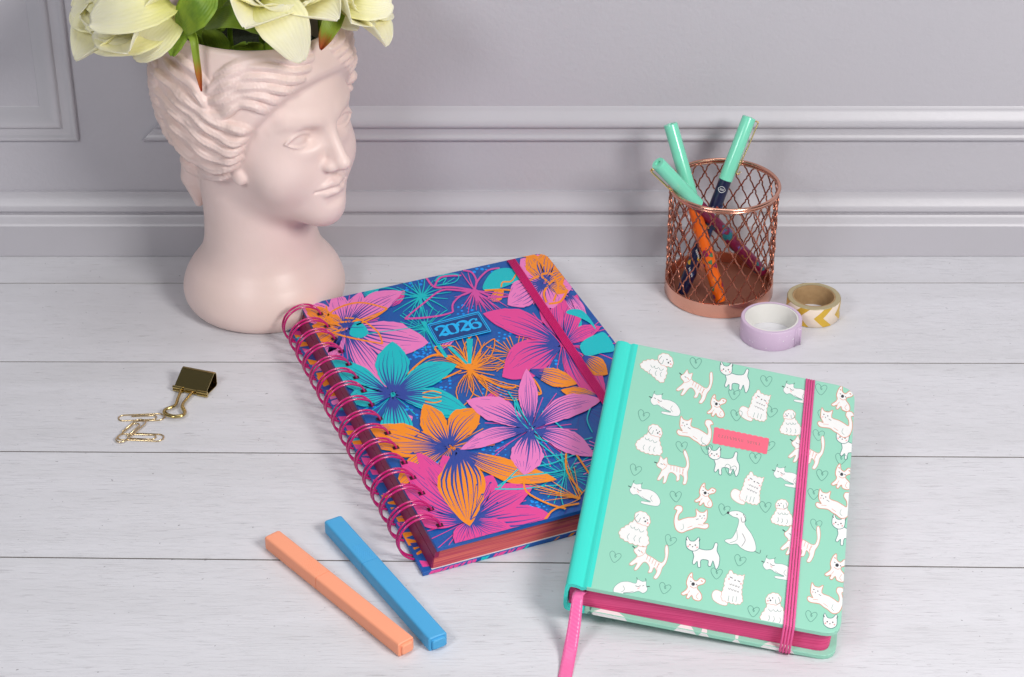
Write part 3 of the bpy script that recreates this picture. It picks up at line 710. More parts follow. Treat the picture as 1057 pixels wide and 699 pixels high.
def paperclip(cpx, ang, label, z=.05, L=2.8, wd=.72, flip=1, tilt=0.):
    c = un(*cpx, z); o_ = []
    path = []
    def arc(cx_, cy_, r, a0, a1, n_=9): return [(cx_ + r * math.cos(a), cy_ + r * math.sin(a)) for a in np.linspace(a0, a1, n_)]
    h = wd / 2; r1, r2, r3 = h, h * .86, h * .62
    path = [(-L*.12, h)] + [(L/2 - r1, h)] + arc(L/2 - r1, 0, r1, math.pi/2, -math.pi/2)[1:] + [(-L/2 + r2, -h)] + arc(-L/2 + r2, -h + r2, r2, -math.pi/2, -3*math.pi/2)[1:] + [(L/2 - r1 - .35, -h + 2*r2)] + arc(L/2 - r1 - .35, -h + 2*r2 - r3, r3, math.pi/2, -math.pi/2)[1:] + [(-L*.22, -h + 2*r2 - 2*r3)]
    ca, sa = math.cos(ang), math.sin(ang); pts = []
    for i, (u, v) in enumerate(path):
        v *= flip; pts.append(c + V3(u * ca - v * sa, u * sa + v * ca, .012 * math.sin(i * .35) + tilt * u))
    m = MB(); m.tube(pts, .045, 8); ob = m.build('paper_clip', goldp, None, smooth=True)
    me = ob.data; off = Vector(c) * S
    for v in me.vertices: v.co -= off
    ob.location = off
    tag(ob, label, 'paper clip', 'gold paper clips linked in a short chain')
paperclip((146.0, 431.2), R(4), 'gold paper clip at the far end of the chain, nearest the binder clip', flip=-1)
paperclip((145.3, 451.2), R(-4), 'gold paper clip at the near end of the chain', flip=1)
paperclip((134.5, 444.5), R(62), 'gold paper clip crossing between the other two', z=.14, L=2.6, flip=1)

# ------------------------------------------------------------------ highlighters
def highlighter(far_l, far_r, near_l, near_r, color, label, seam, h=.88):
    P = [un(*p, h) for p in (near_l, near_r, far_r, far_l)]
    ctr = sum(P) / 4; ax = nrm((P[2] + P[3]) - (P[0] + P[1])); ax[2] = 0; ax = nrm(ax); sd = np.array([ax[1], -ax[0], 0])
    L = np.linalg.norm((P[2] + P[3]) / 2 - (P[0] + P[1]) / 2); wd = (np.linalg.norm(P[1] - P[0]) + np.linalg.norm(P[2] - P[3])) / 2 * .98
    wd = abs(((P[1] - P[0]) @ sd + (P[2] - P[3]) @ sd) / 2)
    n0 = (P[0] + P[1]) / 2; n0[2] = 0
    m = mat('soft_plastic', color, .48, spec=.35, bump=(500, .05, .0003))
    o = empty('highlighter', n0, label, 'highlighter', 'pastel flat highlighters')
    def q(a, b, z): return n0 + ax * a + sd * b + V3(0, 0, z)
    def sect(a, w_, z0, z1, r=.13, n_=4):
        r = min(r, .13)      # rounded rectangle
        out = []
        for cx_, cz, s0 in ((w_/2 - r, z1 - r, 0), (-w_/2 + r, z1 - r, 1), (-w_/2 + r, z0 + r, 2), (w_/2 - r, z0 + r, 3)):
            for k in range(n_ + 1):
                t = math.pi / 2 * (s0 + k / n_); out.append(q(a, cx_ + r * math.cos(t), cz + r * math.sin(t)))
        return out
    def loft(mb, secs):
        n_ = len(secs[0]); vs = [v for s_ in secs for v in s_]
        fs = [(i*n_+k, i*n_+(k+1) % n_, (i+1)*n_+(k+1) % n_, (i+1)*n_+k) for i in range(len(secs)-1) for k in range(n_)] + [tuple(range(n_)), tuple((len(secs)-1)*n_+k for k in range(n_))]
        mb.add(vs, fs)
    S1 = L * seam
    b = MB(); loft(b, [sect(.0, wd - .1, .05, h - .05), sect(.05, wd, 0, h), sect(.1, wd, 0, h), sect(S1 - .04, wd, 0, h), sect(S1 - .02, wd, 0, h), sect(S1 - .01, wd - .1, .05, h - .05), sect(S1, wd - .1, .05, h - .05)]); b.build('barrel', m, o, autosm=28)
    c = MB(); loft(c, [sect(S1 + .01, wd - .1, .05, h - .05), sect(S1 + .03, wd, 0, h), sect(S1 + .06, wd, 0, h), sect(L - .2, wd, 0, h), sect(L - .14, wd, 0, h), sect(L - .05, wd - .08, .02, h - .04), sect(L, wd - .24, .1, h - .12)]); c.build('cap', m, o, autosm=28)
    e = MB(); loft(e, [sect(.05, wd - .3, .13, h - .13, .12), sect(-.12, wd - .32, .14, h - .14, .12), sect(-.16, wd - .42, .19, h - .19, .1)]); e.build('end_plug', m, o, autosm=28)
    t = MB()                                  # raised dots of the grip pattern on the cap
    for i in range(11):
        for j in range(9):
            a = S1 + .25 + i * .13; bb = (j - 4) * .12 + (.06 if i % 2 else 0)
            if abs(bb) < wd / 2 - .2: t.lathe([(.001, .032), (.03, .024), (.045, 0)], q(a, bb, h - .001), 6)
    t.build('embossed_dots', m, o, smooth=True)
highlighter((271.6, 553.8), (288.4, 546), (410.8, 664.6), (427.5, 658), srgb(255, 168, 132), 'coral pastel highlighter lying left of the blue one', .60)
highlighter((334.0, 538), (351.8, 530), (443, 659.5), (461, 653), srgb(78, 170, 222), 'blue pastel highlighter lying nearest the spiral planner', .62)
# ------------------------------------------------------------------ printed artwork helpers: shapes lie on the covers as thin sheets
class Art:
    """draws in photo-measured picture coordinates on one real plane; every colour is a material slot of the cover mesh"""
    def __init__(s, O, N, clip, mats, z0=.004, step=.0006):
        s.O, s.N, s.clip, s.mats, s.z, s.step = O, N, [np.array(p, float) for p in clip], mats, z0, step; s.pk = 0; s.cn = 0; s.mod = 6; s.hold = False; s.mx = 0; s.mb = MB(); s.mb.keep = True
    def lay(s, k=1):
        s.z += s.mx + .00012; s.pk = s.cn = 0; s.mx = 0
    def off(s, n=1):                          # next free hair-thin level inside the current layer
        d = (.0032 if s.pk else 0) + (s.cn % s.mod) * .0001; s.cn += 1; s.mx = max(s.mx, d); return d
    def poly(s, pts, mi, dz=0.):
        P = [np.array(p, float) for p in pts]
        C = s.clip; n = len(C); ar = sum(C[i][0]*C[(i+1)%n][1]-C[(i+1)%n][0]*C[i][1] for i in range(n)); sg = 1 if ar > 0 else -1
        for i in range(n):
            a, b = C[i], C[(i + 1) % n]; e = b - a
            side = lambda p: sg * (e[0] * (p[1] - a[1]) - e[1] * (p[0] - a[0]))
            out = []
            for j in range(len(P)):
                p, q = P[j], P[(j + 1) % len(P)]; sp, sq = side(p), side(q)
                if sp >= 0: out.append(p)
                if (sp >= 0) != (sq >= 0): out.append(p + (q - p) * sp / (sp - sq))
            P = out
            if len(P) < 3: return
        ar = sum(P[i][0]*P[(i+1)%len(P)][1]-P[(i+1)%len(P)][0]*P[i][1] for i in range(len(P)))
        if ar > 0: P = P[::-1]
        O = s.O + s.N * (s.z + dz)
        s.mb.add([unp(p[0], p[1], O, s.N) for p in P], [tuple(range(len(P)))], mi)
    def stroke(s, pts, w0, w1, mi, dz=0., sm=4):
        P = cr(pts, sm) if len(pts) > 2 else [np.array(p, float) for p in pts]; N = len(P); Lf, Rt = [], []
        if not s.hold: dz = s.off()
        for i in range(N):
            T = nrm(P[min(i+1, N-1)] - P[max(i-1, 0)]); nn = np.array([-T[1], T[0]])
            t = i / (N - 1); w_ = w0 * (1 - t) + w1 * t if not callable(w0) else w0(t)
            Lf.append(P[i] + nn * w_ / 2); Rt.append(P[i] - nn * w_ / 2)
        for i in range(N - 1): s.poly([Lf[i], Lf[i+1], Rt[i+1], Rt[i]], mi, dz)
    def blob(s, pts, mi, dz=0., sm=4): s.poly(cr(pts, sm, closed=True), mi, s.off())
    def petal(s, c, tip, w, colr, vein, bend=0., start=.16, nv=7, rg=None, peak=.6, outline=None, fill=True):
        c, tip = np.array(c, float), np.array(tip, float); d = tip - c; L = np.linalg.norm(d); d /= L; nn = np.array([-d[1], d[0]])
        rg = rg or random; s.hold = True; zs = s.z; s.z += (s.pk % 6) * .0005; s.pk += 1; s.mx = max(s.mx, .0031)
        ctr = lambda t: c + d * L * t + nn * bend * L * math.sin(math.pi * t) 
        def hw(t): return w / 2 * (math.sin(math.pi * min(1, t / peak) / 2) ** 1.1 if t < peak else max(0, 1 - ((t - peak) / (1 - peak)) ** 1.45) ** .85)
        n = 16; ts = [start + (1 - start) * i / n for i in range(n + 1)]
        wob = [1 + rg.uniform(-.06, .06) for _ in ts]
        A = [ctr(t) + nn * hw(t) * wob[i] for i, t in enumerate(ts)]; B = [ctr(t) - nn * hw(t) * wob[-i-1] for i, t in enumerate(ts)]
        if fill: s.poly(A + B[::-1], colr)
        if outline is not None:
            s.stroke(A, outline, outline * .8, colr, dz=.0001, sm=1); s.stroke(B, outline, outline * .8, colr, dz=.0002, sm=1)
        for k in range(nv):                   # veins drawn with a dry brush
            q = -1 + 2 * (k + .5) / nv + rg.uniform(-.05, .05); e = rg.uniform(.55, .93) - .2 * q * q
            pts = [ctr(t) + nn * hw(max(t, .03)) * q * .93 for t in (0.04, .25 * e, .5 * e, .75 * e, e)]
            if fill:
                wv = w * .055 * rg.uniform(.6, 1.25)
                s.stroke(pts, lambda t, wv=wv: wv * (1.5 - 1.5 * t) + .12, 0, vein, dz=.0003 + .0001 * (k % 3), sm=2)
                if rg.random() < .5:
                    e0 = rg.uniform(.6, .8); s.stroke([ctr(t) + nn * hw(t) * (q + .1) * .9 for t in (e0, e0 + .12)], .35, .2, vein, dz=.00028, sm=2)
            else:
                s.stroke(pts, w * .05, .35, colr, dz=.0003 + .0001 * (k % 3), sm=2)
        if fill:                              # coloured rays running into the throat
            for k in range(4):
                q = -.6 + .4 * k; s.stroke([ctr(t) + nn * hw(max(t, .05)) * q for t in (.02, start * .6, start * 1.25)], .3, w * .05, colr, dz=.00012 + .00012 * (k % 2), sm=2)
        s.hold = False; s.z = zs
    def dots(s, c, sx, sy, n, mi, seed):
        rg = random.Random(seed)
        done = []
        for k in range(n * 6):
            x, y = c[0] + rg.uniform(-sx, sx) * 1.1, c[1] + rg.uniform(-sy, sy) * 1.1; r = rg.uniform(.8, 1.7)
            if any(abs(x - a) < 3.9 and abs(y - b) < 2.9 for a, b in done): continue
            done.append((x, y))
            s.poly([(x + r * 1.25 * math.cos(a) * (1 + .12 * math.sin(2 * a + k)), y + r * .8 * math.sin(a)) for a in np.linspace(0, 6.283, 9)[:-1]], mi, dz=.00003 * k)

def gloss_mat(name, rgb, rough=.36, **k): return mat(name, rgb, rough, spec=.45, **k)
def rounded(a, b, c_, rr, n=6):              # points of a rounded corner at b
    a, b, c_ = map(lambda p: np.array(p, float), (a, b, c_)); p0 = b + nrm(a - b) * rr; p1 = b + nrm(c_ - b) * rr
    return [(1 - t) ** 2 * p0 + 2 * t * (1 - t) * b + t * t * p1 for t in np.linspace(0, 1, n)]
def slab(mb, ring, N, t, mi_top=0, mi_side=0, edge=.04):
    """ring of points on the top face -> board of thickness t with softened edges"""
    n = len(ring); c = sum(ring) / n
    ins = [p + nrm(c - p) * edge for p in ring]
    lv = [ins, [p - N * edge * .5 for p in ring], [p - N * (t - edge * .5) for p in ring], [p - N * t for p in ins]]
    vs = [v for l in lv for v in l]
    mb.add(vs, [tuple(range(n))], mi_top); k = len(mb.f)
    base = len(mb.v) - len(vs)
    for i in range(3):
        for j in range(n): mb.f.append((base + i*n + j, base + i*n + (j+1) % n, base + (i+1)*n + (j+1) % n, base + (i+1)*n + j)); mb.m.append(mi_side)
    mb.f.append(tuple(base + 3*n + j for j in range(n))[::-1]); mb.m.append(mi_side)

# ------------------------------------------------------------------ spiral planner with the tropical flower cover
PT = 1.68; ZU = V3(0, 0, 1)
BLUE, TEAL, HOT, PINK, ORA, DOT, LINE, PLUM = range(8)
pm = [gloss_mat('ink_' + n_, c_) for n_, c_ in (('royal_blue', srgb(18, 88, 168)), ('teal', srgb(0, 192, 200)), ('hot_pink', srgb(232, 70, 152)), ('light_pink', srgb(240, 128, 196)), ('orange', srgb(250, 145, 25)), ('bright_blue', srgb(0, 150, 245)), ('violet_blue', srgb(44, 70, 158)), ('magenta', srgb(216, 80, 165)))]
pBL, pTL, pTR = un(451, 566.2, PT), un(310, 315.4, PT), un(562, 260.1, PT)
pu, pv = pTR - pTL, pBL - pTL; pBR = pBL + pu
UU, VV = nrm(pu), -nrm(pv)                    # across the cover, and up the cover
def toP(p): d = p - CC; z = d @ FW; return (PW/2 + F*(d @ RT)/z, PH/2 - F*(d @ UP)/z)
planner = empty('spiral_planner', (pBL + pTR) / 2 * np.array([1, 1, 0]), 'spiral bound planner with a tropical lily cover in blue, pink and orange, marked 2026', 'planner')
ring3 = [pTL, *rounded(pTL, pTR, pBR, .9), *rounded(pTR, pBR, pBL, .9), pBL]
art = Art(pBL, ZU, [toP(p + nrm((pBL + pTR) / 2 - p) * .03) for p in ring3], pm)
rg = random.Random(5)
z8 = lambda x, y: (380 + x / 5.822, 360 + y / 5.822)
z6 = lambda x, y: (380 + x / 5.822, 250 + y / 5.822)
z7 = lambda x, y: (440 + x / 5.822, 480 + y / 5.822)
z3 = lambda x, y: (300 + x / 4.11, 260 + y / 4.11)
z4 = lambda x, y: (440 + x / 4.11, 260 + y / 4.11)
z5 = lambda x, y: (470 + x / 3.676, 400 + y / 3.676)
zm = lambda x, y: (360 + x / 3.679, 410 + y / 3.679)
def P(c, tip, w, colr, bend=0., vein=LINE, **k): art.petal(c, tip, w * 1.1, colr, vein, bend=bend, rg=rg, **k)
art.mod = 8
def fan(c, r, n, w0=1.15, w1=.5, mi=6, sy=.72):
    for k in range(n):
        a = 2 * math.pi * k / n + rg.uniform(-.08, .08); L_ = r * rg.uniform(.75, 1.1); b_ = rg.uniform(-.12, .12)
        art.stroke([c, (c[0] + .5 * L_ * math.cos(a + b_), c[1] + .5 * L_ * sy * math.sin(a + b_)), (c[0] + L_ * math.cos(a), c[1] + L_ * sy * math.sin(a))], w0, w1, mi, sm=2)
for c_, r_ in ((z3(230, 320), 40), (z3(432, 605), 42), (z8(610, 125), 42), (z4(580, 395), 58), (zm(385, 190), 50), (z7(265, 330), 58), (z5(285, 160), 52), (z4(505, 130), 30), (z6(640, 290), 36), (z5(470, 420), 34), ((640, 470), 40), ((600, 420), 36)): fan(c_, r_, 34)
art.lay()
# blue dots between the flowers
for c_, sx, sy, n, sd in ((z6(240,310),8,4,9,1),(z6(320,650),8,7,9,2),(z6(590,410),8,5,12,3),(z8(310,30),10,6,9,4),(z8(280,370),8,9,8,5),(z8(470,210),6,6,6,6),(z8(770,240),14,6,14,7),(z8(1000,150),8,7,9,8),(z8(750,600),12,6,14,9),(z8(400,690),12,3,9,10),(z6(690,160),9,3,8,11),(z6(820,570),7,4,5,12),(z5(330,180),9,7,12,13),(z5(320,445),9,5,8,14),(z3(520,130),9,5,8,15),(z3(570,415),9,7,9,16),(z4(520,480),8,5,7,17),(z7(660,230),8,6,6,18),(z5(130,215),6,5,8,19),(z8(1020,590),9,7,10,20),(z3(330,640),6,5,6,21),(zm(340,250),6,4,7,22)):
    art.dots(c_, sx, sy, n, DOT, sd)
art.lay()
def strokes(c, tips, w0, w1, mi, jit=0.):
    art.mod = 24
    for t in tips:
        c2 = (c[0] + rg.uniform(-jit, jit), c[1] + rg.uniform(-jit, jit)); m = ((c2[0] + t[0]) / 2 + rg.uniform(-1.2, 1.2), (c2[1] + t[1]) / 2 + rg.uniform(-1.2, 1.2))
        art.stroke([c2, m, t], w0, w1, mi, sm=3)
    art.mod = 8
for c_, r_, m_ in ((z3(230, 320), 44, PLUM), (z3(432, 605), 44, TEAL), (z4(580, 395), 60, HOT), (zm(385, 190), 54, ORA), (z7(265, 330), 62, HOT), (z5(285, 160), 56, PLUM), (z4(505, 130), 34, PINK), (z5(420, 330), 40, TEAL), ((640, 470), 46, PINK), (z8(880, 40), 30, ORA), (z3(570, 330), 34, TEAL)):
    art.mod = 30; fan(c_, r_, 30, .45, .95, m_); art.lay()
art.mod = 8
# smaller blooms and leaves filling the ground between the lilies
for t_, w_, m_, c_ in (((470,340),12,PINK,(452,362)),((418,300),10,HOT,(400,318)),((392,296),10,TEAL,(372,306)),((520,300),10,ORA,(505,312)),((600,330),10,TEAL,(588,345)),((470,430),12,TEAL,(452,418)),((500,420),10,HOT,(516,402)),((426,430),10,PINK,(412,438)),((380,400),10,HOT,(366,388)),((450,520),12,PINK,(436,505)),((560,360),10,ORA,(548,372)),
    ((660,430),20,PINK,(640,470)),((620,500),20,PINK,(640,470)),((680,480),22,PINK,(640,470)),((640,520),20,PINK,(640,470)),((690,450),16,ORA,(660,470))):
    P(c_, t_, w_, m_, 0, nv=4)
art.lay()
# teal spider flower near the top edge
C = z6(318, 325); strokes(C, [z6(*p) for p in ((170,270),(200,240),(250,225),(300,230),(340,215),(390,230),(440,280),(480,340),(470,400),(420,420),(360,470),(300,500),(240,470),(150,420),(170,350),(120,300),(410,250),(500,300),(280,250),(330,460),(390,400),(210,420),(250,510))], 1.6, .5, TEAL, .6)
art.lay()
# pink line flower at the top
C = z6(640, 290); strokes(C, [z6(*p) for p in ((560,400),(590,390),(620,400),(650,410),(680,420),(720,430),(760,420),(800,430),(850,440),(780,360),(820,330),(880,320),(600,180),(560,180),(700,400),(740,410),(520,330),(560,300),(660,380),(600,430),(840,390))], 1.7, .5, PLUM, .8)
for l_ in (((640,290),(660,230),(720,170),(790,155)), ((640,290),(560,290),(440,290),(330,370),(220,460)), ((220,460),(330,455),(440,440),(510,420)), ((510,420),(510,370),(560,320),(640,290)), ((350,215),(400,270),(500,270),(620,285)), ((640,290),(650,230),(620,180),(570,170)), ((400,265),(440,210),(560,200)), ((720,330),(800,330),(870,320))):
    art.stroke([z6(*p) for p in l_], 2.1, 1.5, PLUM, dz=.0003)
art.lay()
# teal scribble leaves at the top
for l_ in (((400,235),(440,200),(540,195),(520,240),(410,260)), ((420,240),(470,215),(450,255),(520,215)), ((0,300),(80,275),(170,285),(250,320)), ((10,320),(90,300),(160,300))): art.stroke([z6(*p) for p in l_], 1.5, .8, TEAL, dz=.0001)
art.blob([z6(*p) for p in ((690,285),(710,220),(760,170),(830,155),(900,170),(960,190),(900,230),(830,265),(760,285))], TEAL); art.lay()
art.stroke([z6(*p) for p in ((800,270),(810,240),(860,235),(890,190),(900,170))], 1.5, 1.4, ORA); art.stroke([z6(*p) for p in ((700,290),(800,285),(900,290),(990,280))], 1.8, 1.6, ORA)
art.lay()
# light pink lily with orange overlay, top left
C = z3(230, 320)
for tip, w, b in (((45,225),22,.0),((85,245),20,0),((130,430),16,0),((190,170),20,0),((300,170),19,.05),((475,168),20,-.06),((585,385),33,.04),((410,575),24,.03),((165,470),14,0),((100,330),16,0)):
    P(C, z3(*tip), w, PINK, b, start=.1)
art.lay()
for tip, w in (((60,235),15),((70,330),14),((150,270),12),((90,400),14)): P(C, z3(*tip), w, ORA, start=.1)
art.lay()
for l_ in (((110,330),(180,250),(290,215),(410,240)), ((410,240),(360,275),(280,310)), ((140,330),(200,350),(280,370),(390,390)), ((390,390),(370,340),(300,290),(230,280)), ((70,260),(120,300),(200,330)), ((80,330),(150,345),(230,330)), ((130,400),(170,350),(240,320)), ((180,300),(290,290),(400,250)), ((150,230),(170,290),(220,320))):
    art.stroke([z3(*p) for p in l_], 1.9, 1.5, ORA, dz=.0002)
art.blob([z3(*p) for p in ((250,350),(270,300),(300,300),(330,340),(300,365))], TEAL, dz=.0004); art.stroke([z3(*p) for p in ((300,350),(380,340),(520,320),(600,290))], 1.2, .6, TEAL, dz=.0005)
strokes(C, [z3(*p) for p in ((200,290),(230,285),(260,290),(290,300),(310,320),(180,320),(200,350),(240,365),(330,235),(345,225),(260,240))], .9, .4, LINE, 1)
art.lay()
# orange line lily, centre top
C = z8(610, 125)
for tip, w, b in (((400,-10),13,.1),((240,150),10,.18),((560,350),16,0),((700,300),16,0),((840,100),12,-.1),((760,-60),12,.05),((640,-90),16,0),((1040,270),15,.12)):
    P(C, z8(*tip), w, ORA, b, fill=False, outline=1.2, nv=5)
strokes(C, [z8(*p) for p in ((520,-60),(560,-80),(600,-90),(660,-70),(700,-40),(740,-20),(480,0),(450,30),(470,90),(540,150),(780,60),(800,110),(760,160))], 1.6, .5, ORA, .8)
for l_ in (((400,0),(440,40),(520,50),(600,110)), ((240,160),(280,110),(360,50),(430,30)), ((240,160),(330,170),(440,180),(560,130)), ((690,170),(770,215),(860,235),(890,225)), ((930,140),(1000,190),(1040,270),(980,265))): art.stroke([z8(*p) for p in l_], 2.0, 1.7, ORA, dz=.0004)
art.lay()
art.poly([z8(475, -10), z8(500, -15), z8(600, 85), z8(590, 95)], TEAL); art.poly([z8(590, -60), z8(630, -60), z8(620, 90), z8(600, 90)], TEAL, dz=.0001); art.poly([z6(315, 478), z6(345, 475), z6(480, 690), z6(460, 695)], TEAL, dz=.0002)
art.lay()
# hot pink lily on the right
C = z4(580, 395)
for tip, w, b in (((240,262),24,.06),((322,530),36,.06),((760,640),26,-.02),((740,318),14,-.05),((560,160),18,0),((640,180),20,0),((480,210),14,0),((640,560),12,0)):
    P(C, z4(*tip), w, HOT, b, start=.14, nv=8)
strokes(C, [z4(*p) for p in ((620,250),(650,260),(560,260),(530,270),(690,320),(620,470),(600,490),(560,480),(680,400),(500,320))], 1.0, .4, HOT, 1.5)
art.lay()
# light pink / orange lily in the far right corner
C = z4(505, 130)
for tip, w, b in (((345,225),26,.05),((400,30),22,0),((560,10),26,0),((620,150),26,0),((540,240),26,0),((470,10),20,0),((590,70),24,0)):
    P(C, z4(*tip), w, PINK, b, start=.08)
art.lay()
for tip, w in (((430,5),18),((520,-10),24),((590,90),18),((600,170),12)): P(C, z4(*tip), w, ORA, start=.1)
for l_ in (((440,120),(520,90),(560,140),(540,210)), ((510,215),(500,170),(540,120),(590,100)), ((420,60),(470,90),(520,130)), ((370,20),(450,20),(500,60)), ((600,160),(570,210),(520,220))): art.stroke([z4(*p) for p in l_], 2.4, 2.0, ORA, dz=.0004)
strokes(C, [z4(*p) for p in ((430,110),(450,70),(470,50),(540,60),(560,90),(545,130),(560,190),(450,140))], .9, .4, LINE, 5)
art.lay()
P(z4(600, 170), z4(680, 290), 11, PINK, 0); P(z4(590, 190), z4(640, 250), 8, PINK, 0)
art.blob([z4(*p) for p in ((595,260),(610,245),(660,248),(700,290),(720,330),(690,300),(640,275))], TEAL); art.blob([z4(*p) for p in ((652,405),(670,375),(720,350),(760,345),(800,415),(740,430),(680,442))], TEAL, dz=.0001)
art.lay()
P(z4(660, 440), z4(770, 520), 17, ORA, 0); P(z4(430, 500), z4(640, 560), 17, ORA, .0, start=.3)
P(z5(560, 40), z5(400, 10), 12, ORA, 0)
art.lay()
# teal lily
C = z3(432, 605)
for tip, w, b in (((432,380),33,0),((165,462),24,-.03),((240,625),22,.04),((705,478),22,-.05),((760,680),24,-.04),((465,865),31,0),((270,560),12,0)):
    P(C, z3(*tip), w, TEAL, b, start=.17, nv=8, vein=LINE)
for l_ in (((560,600),(600,590),(640,600)), ((560,615),(600,620),(640,615)), ((570,635),(610,640),(640,632))): art.stroke([z3(*p) for p in l_], 1.4, 1.2, ORA, dz=.0005)
art.lay()
# big orange lily
C = zm(385, 190)
P(C, zm(80, 118), 30, ORA, -.05, nv=9, start=.12); P(C, zm(178, 345), 19, ORA, .08, nv=7); P(C, zm(285, 25), 25, ORA, -.04); P(C, zm(500, 45), 27, ORA, -.12); P(C, zm(60, 180), 12, ORA, 0)
art.lay()
# hot pink lily, lower left
C = z7(265, 330)
for tip, w, b in (((100,-60),34,.05),((-130,250),24,-.05),((-160,110),20,-.05),((230,-10),18,0),((400,60),30,.02),((640,130),26,-.05),((745,300),36,.08),((190,500),20,0),((320,480),20,0),((520,390),18,.05),((-160,-30),26,0),((-60,-80),22,0)):
    P(C, z7(*tip), w, HOT, b, start=.13, nv=8)
art.lay()
P(z7(190, -100), z7(262, 368), 46, ORA, .02, nv=9, start=.0, peak=.45)
P(zm(390, 190), z5(385, 350), 21, ORA, .05, nv=8, start=.25)
art.lay()
# teal line foliage at the right
for l_ in (((165,385),(250,300),(330,265),(420,255)), ((150,385),(250,385),(330,375),(400,370)), ((400,250),(415,320),(400,400),(415,465)), ((230,60),(260,130),(310,200),(380,260),(460,330)), ((240,90),(280,160),(330,200),(420,210),(520,190)), ((330,90),(400,150),(450,210),(490,260)), ((520,60),(500,120),(520,170)), ((290,300),(360,290),(440,260),(520,230)), ((300,330),(380,320),(460,300)), ((160,375),(220,340),(300,330))):
    art.stroke([z5(*p) for p in l_], 1.6, 1.0, TEAL, dz=.0002)
art.lay()
C = z5(470, 420)
strokes(C, [z5(*p) for p in ((260,355),(280,370),(300,385),(320,400),(340,370),(360,350),(380,400),(430,340),(450,300),(420,270),(520,360),(340,430),(400,450))], 1.0, .6, ORA, 1.5)
for l_ in (((260,340),(270,395),(350,440),(420,460)), ((340,500),(380,460),(470,440)), ((420,250),(425,320),(480,400)), ((450,240),(490,300),(510,330))): art.stroke([z5(*p) for p in l_], 2.0, 1.7, ORA, dz=.0004)
art.lay()
# big light pink lily
C = z5(285, 160)
for tip, w, b in (((42,50),24,.06),((270,-72),18,0),((555,45),22,-.09),((530,260),21,-.05),((262,332),31,0),((18,236),15,.06)):
    P(C, z5(*tip), w, PINK, b, start=.2, nv=8)
art.lay()
for l_ in (((228,40),(250,90),(290,150),(330,200)), ((225,50),(235,110),(280,160)), ((200,15),(230,60))): art.stroke([z5(*p) for p in l_], 1.5, .9, TEAL)
strokes(C, [z5(*p) for p in ((240,80),(255,70),(290,90),(310,95),(330,120),(350,150),(335,190),(310,215),(260,220),(230,190),(200,165),(190,130),(210,110))], 1.0, .4, LINE, 2)
for cc_, l_ in ((z7(265,330), ((300,120),(330,180),(380,110),(420,230))), (zm(385,190), ((270,130),(250,150),(235,215),(340,160)))):
    for t in l_: 
        f_ = z7 if cc_ == z7(265, 330) else zm
        art.stroke([cc_, f_(*t)], .9, .5, LINE, dz=.0003); art.stroke([f_(*t), f_(t[0] + 12, t[1] - 6)], 1.6, 1.4, LINE, dz=.0004)
art.lay()
cb = MB(); slab(cb, ring3, ZU, .26, BLUE, BLUE)
cb.keep = True
for q, f, m_i in ((art.mb, None, None),):
    k = len(cb.v); cb.v += q.v; cb.f += [tuple(i + k for i in f_) for f_ in q.f]; cb.m += q.m
# 2026 plate
zl = lambda x, y: (436 + x / 13.21, 315 + y / 13.21)
pl = Art(pBL, ZU, [(0, 0), (1057, 0), (1057, 699), (0, 699)], None, z0=art.z + .002, step=.002)
qd = [zl(60, 262), zl(768, 85), zl(945, 360), zl(205, 535)]
pl.poly(qd, 0); pl.lay()
def inset(qd, k):
    c = np.mean(np.array(qd), 0); q = [np.array(p) for p in qd]; o = []
    for i in range(4):
        a, b, d = q[i - 1], q[i], q[(i + 1) % 4]; e1, e2 = nrm(a - b), nrm(d - b); o.append(b + (e1 + e2) * k / abs(e1[0] * e2[1] - e1[1] * e2[0]))
    return o
for k, w_ in ((.5, .95), (2.1, .6)):
    q_ = inset(qd, k)
    for i in range(4): pl.stroke([q_[i], q_[(i + 1) % 4]], w_, w_, 1, dz=.0002 * i)
pl.lay()
TXu, TXv = np.array([.970, -.243]), np.array([.50, .866])     # reading direction and downward direction on the picture
def glyph(o, sc, parts):
    o = np.array(o)
    for pts, ws in parts:
        P_l = [o + sc * (TXu * x * 1.62 + TXv * y) for x, y in pts]
        pl.stroke(P_l, (lambda t, ws=ws: sc * (.03 + 1.25 * float(np.interp(t, np.linspace(0, 1, len(ws)), ws)))), 0, 1, sm=6)
two = [([(.06,-.70),(.02,-.86),(.25,-1.0),(.52,-.95),(.62,-.74),(.48,-.5),(.22,-.25),(.05,-.06)], [.04,.08,.10,.16,.26,.2,.1,.06]), ([(.02,-.04),(.2,-.13),(.42,-.04),(.62,-.06),(.70,-.22)], [.08,.15,.2,.14,.03]), ([(.02,-.74),(.16,-.74)], [.16,.16])]
zero = [([(.36,-1.0),(.14,-.92),(.06,-.5),(.14,-.08),(.36,0.)], [.04,.16,.26,.16,.04]), ([(.36,-1.0),(.58,-.92),(.66,-.5),(.58,-.08),(.36,0.)], [.04,.16,.26,.16,.04])]
six = [([(.58,-.9),(.4,-1.0),(.14,-.82),(.08,-.45),(.16,-.08),(.38,0.)], [.05,.06,.16,.26,.16,.04]), ([(.14,-.4),(.32,-.58),(.56,-.5),(.64,-.28),(.56,-.06),(.38,0.)], [.03,.06,.16,.24,.16,.04]), ([(.5,-.86),(.64,-.86)], [.15,.15])]
for x, y, g in ((228, 428, two), (362, 402, zero), (520, 362, two), (668, 330, six)): glyph(zl(x, y), 10.4, g)
cover = cb.build('front_cover', pm, planner)
dark = gloss_mat('plate_blue', srgb(6, 62, 130)); pl.mb.build('year_plate', [dark, gloss_mat('plate_cyan', srgb(20, 185, 250))], planner)
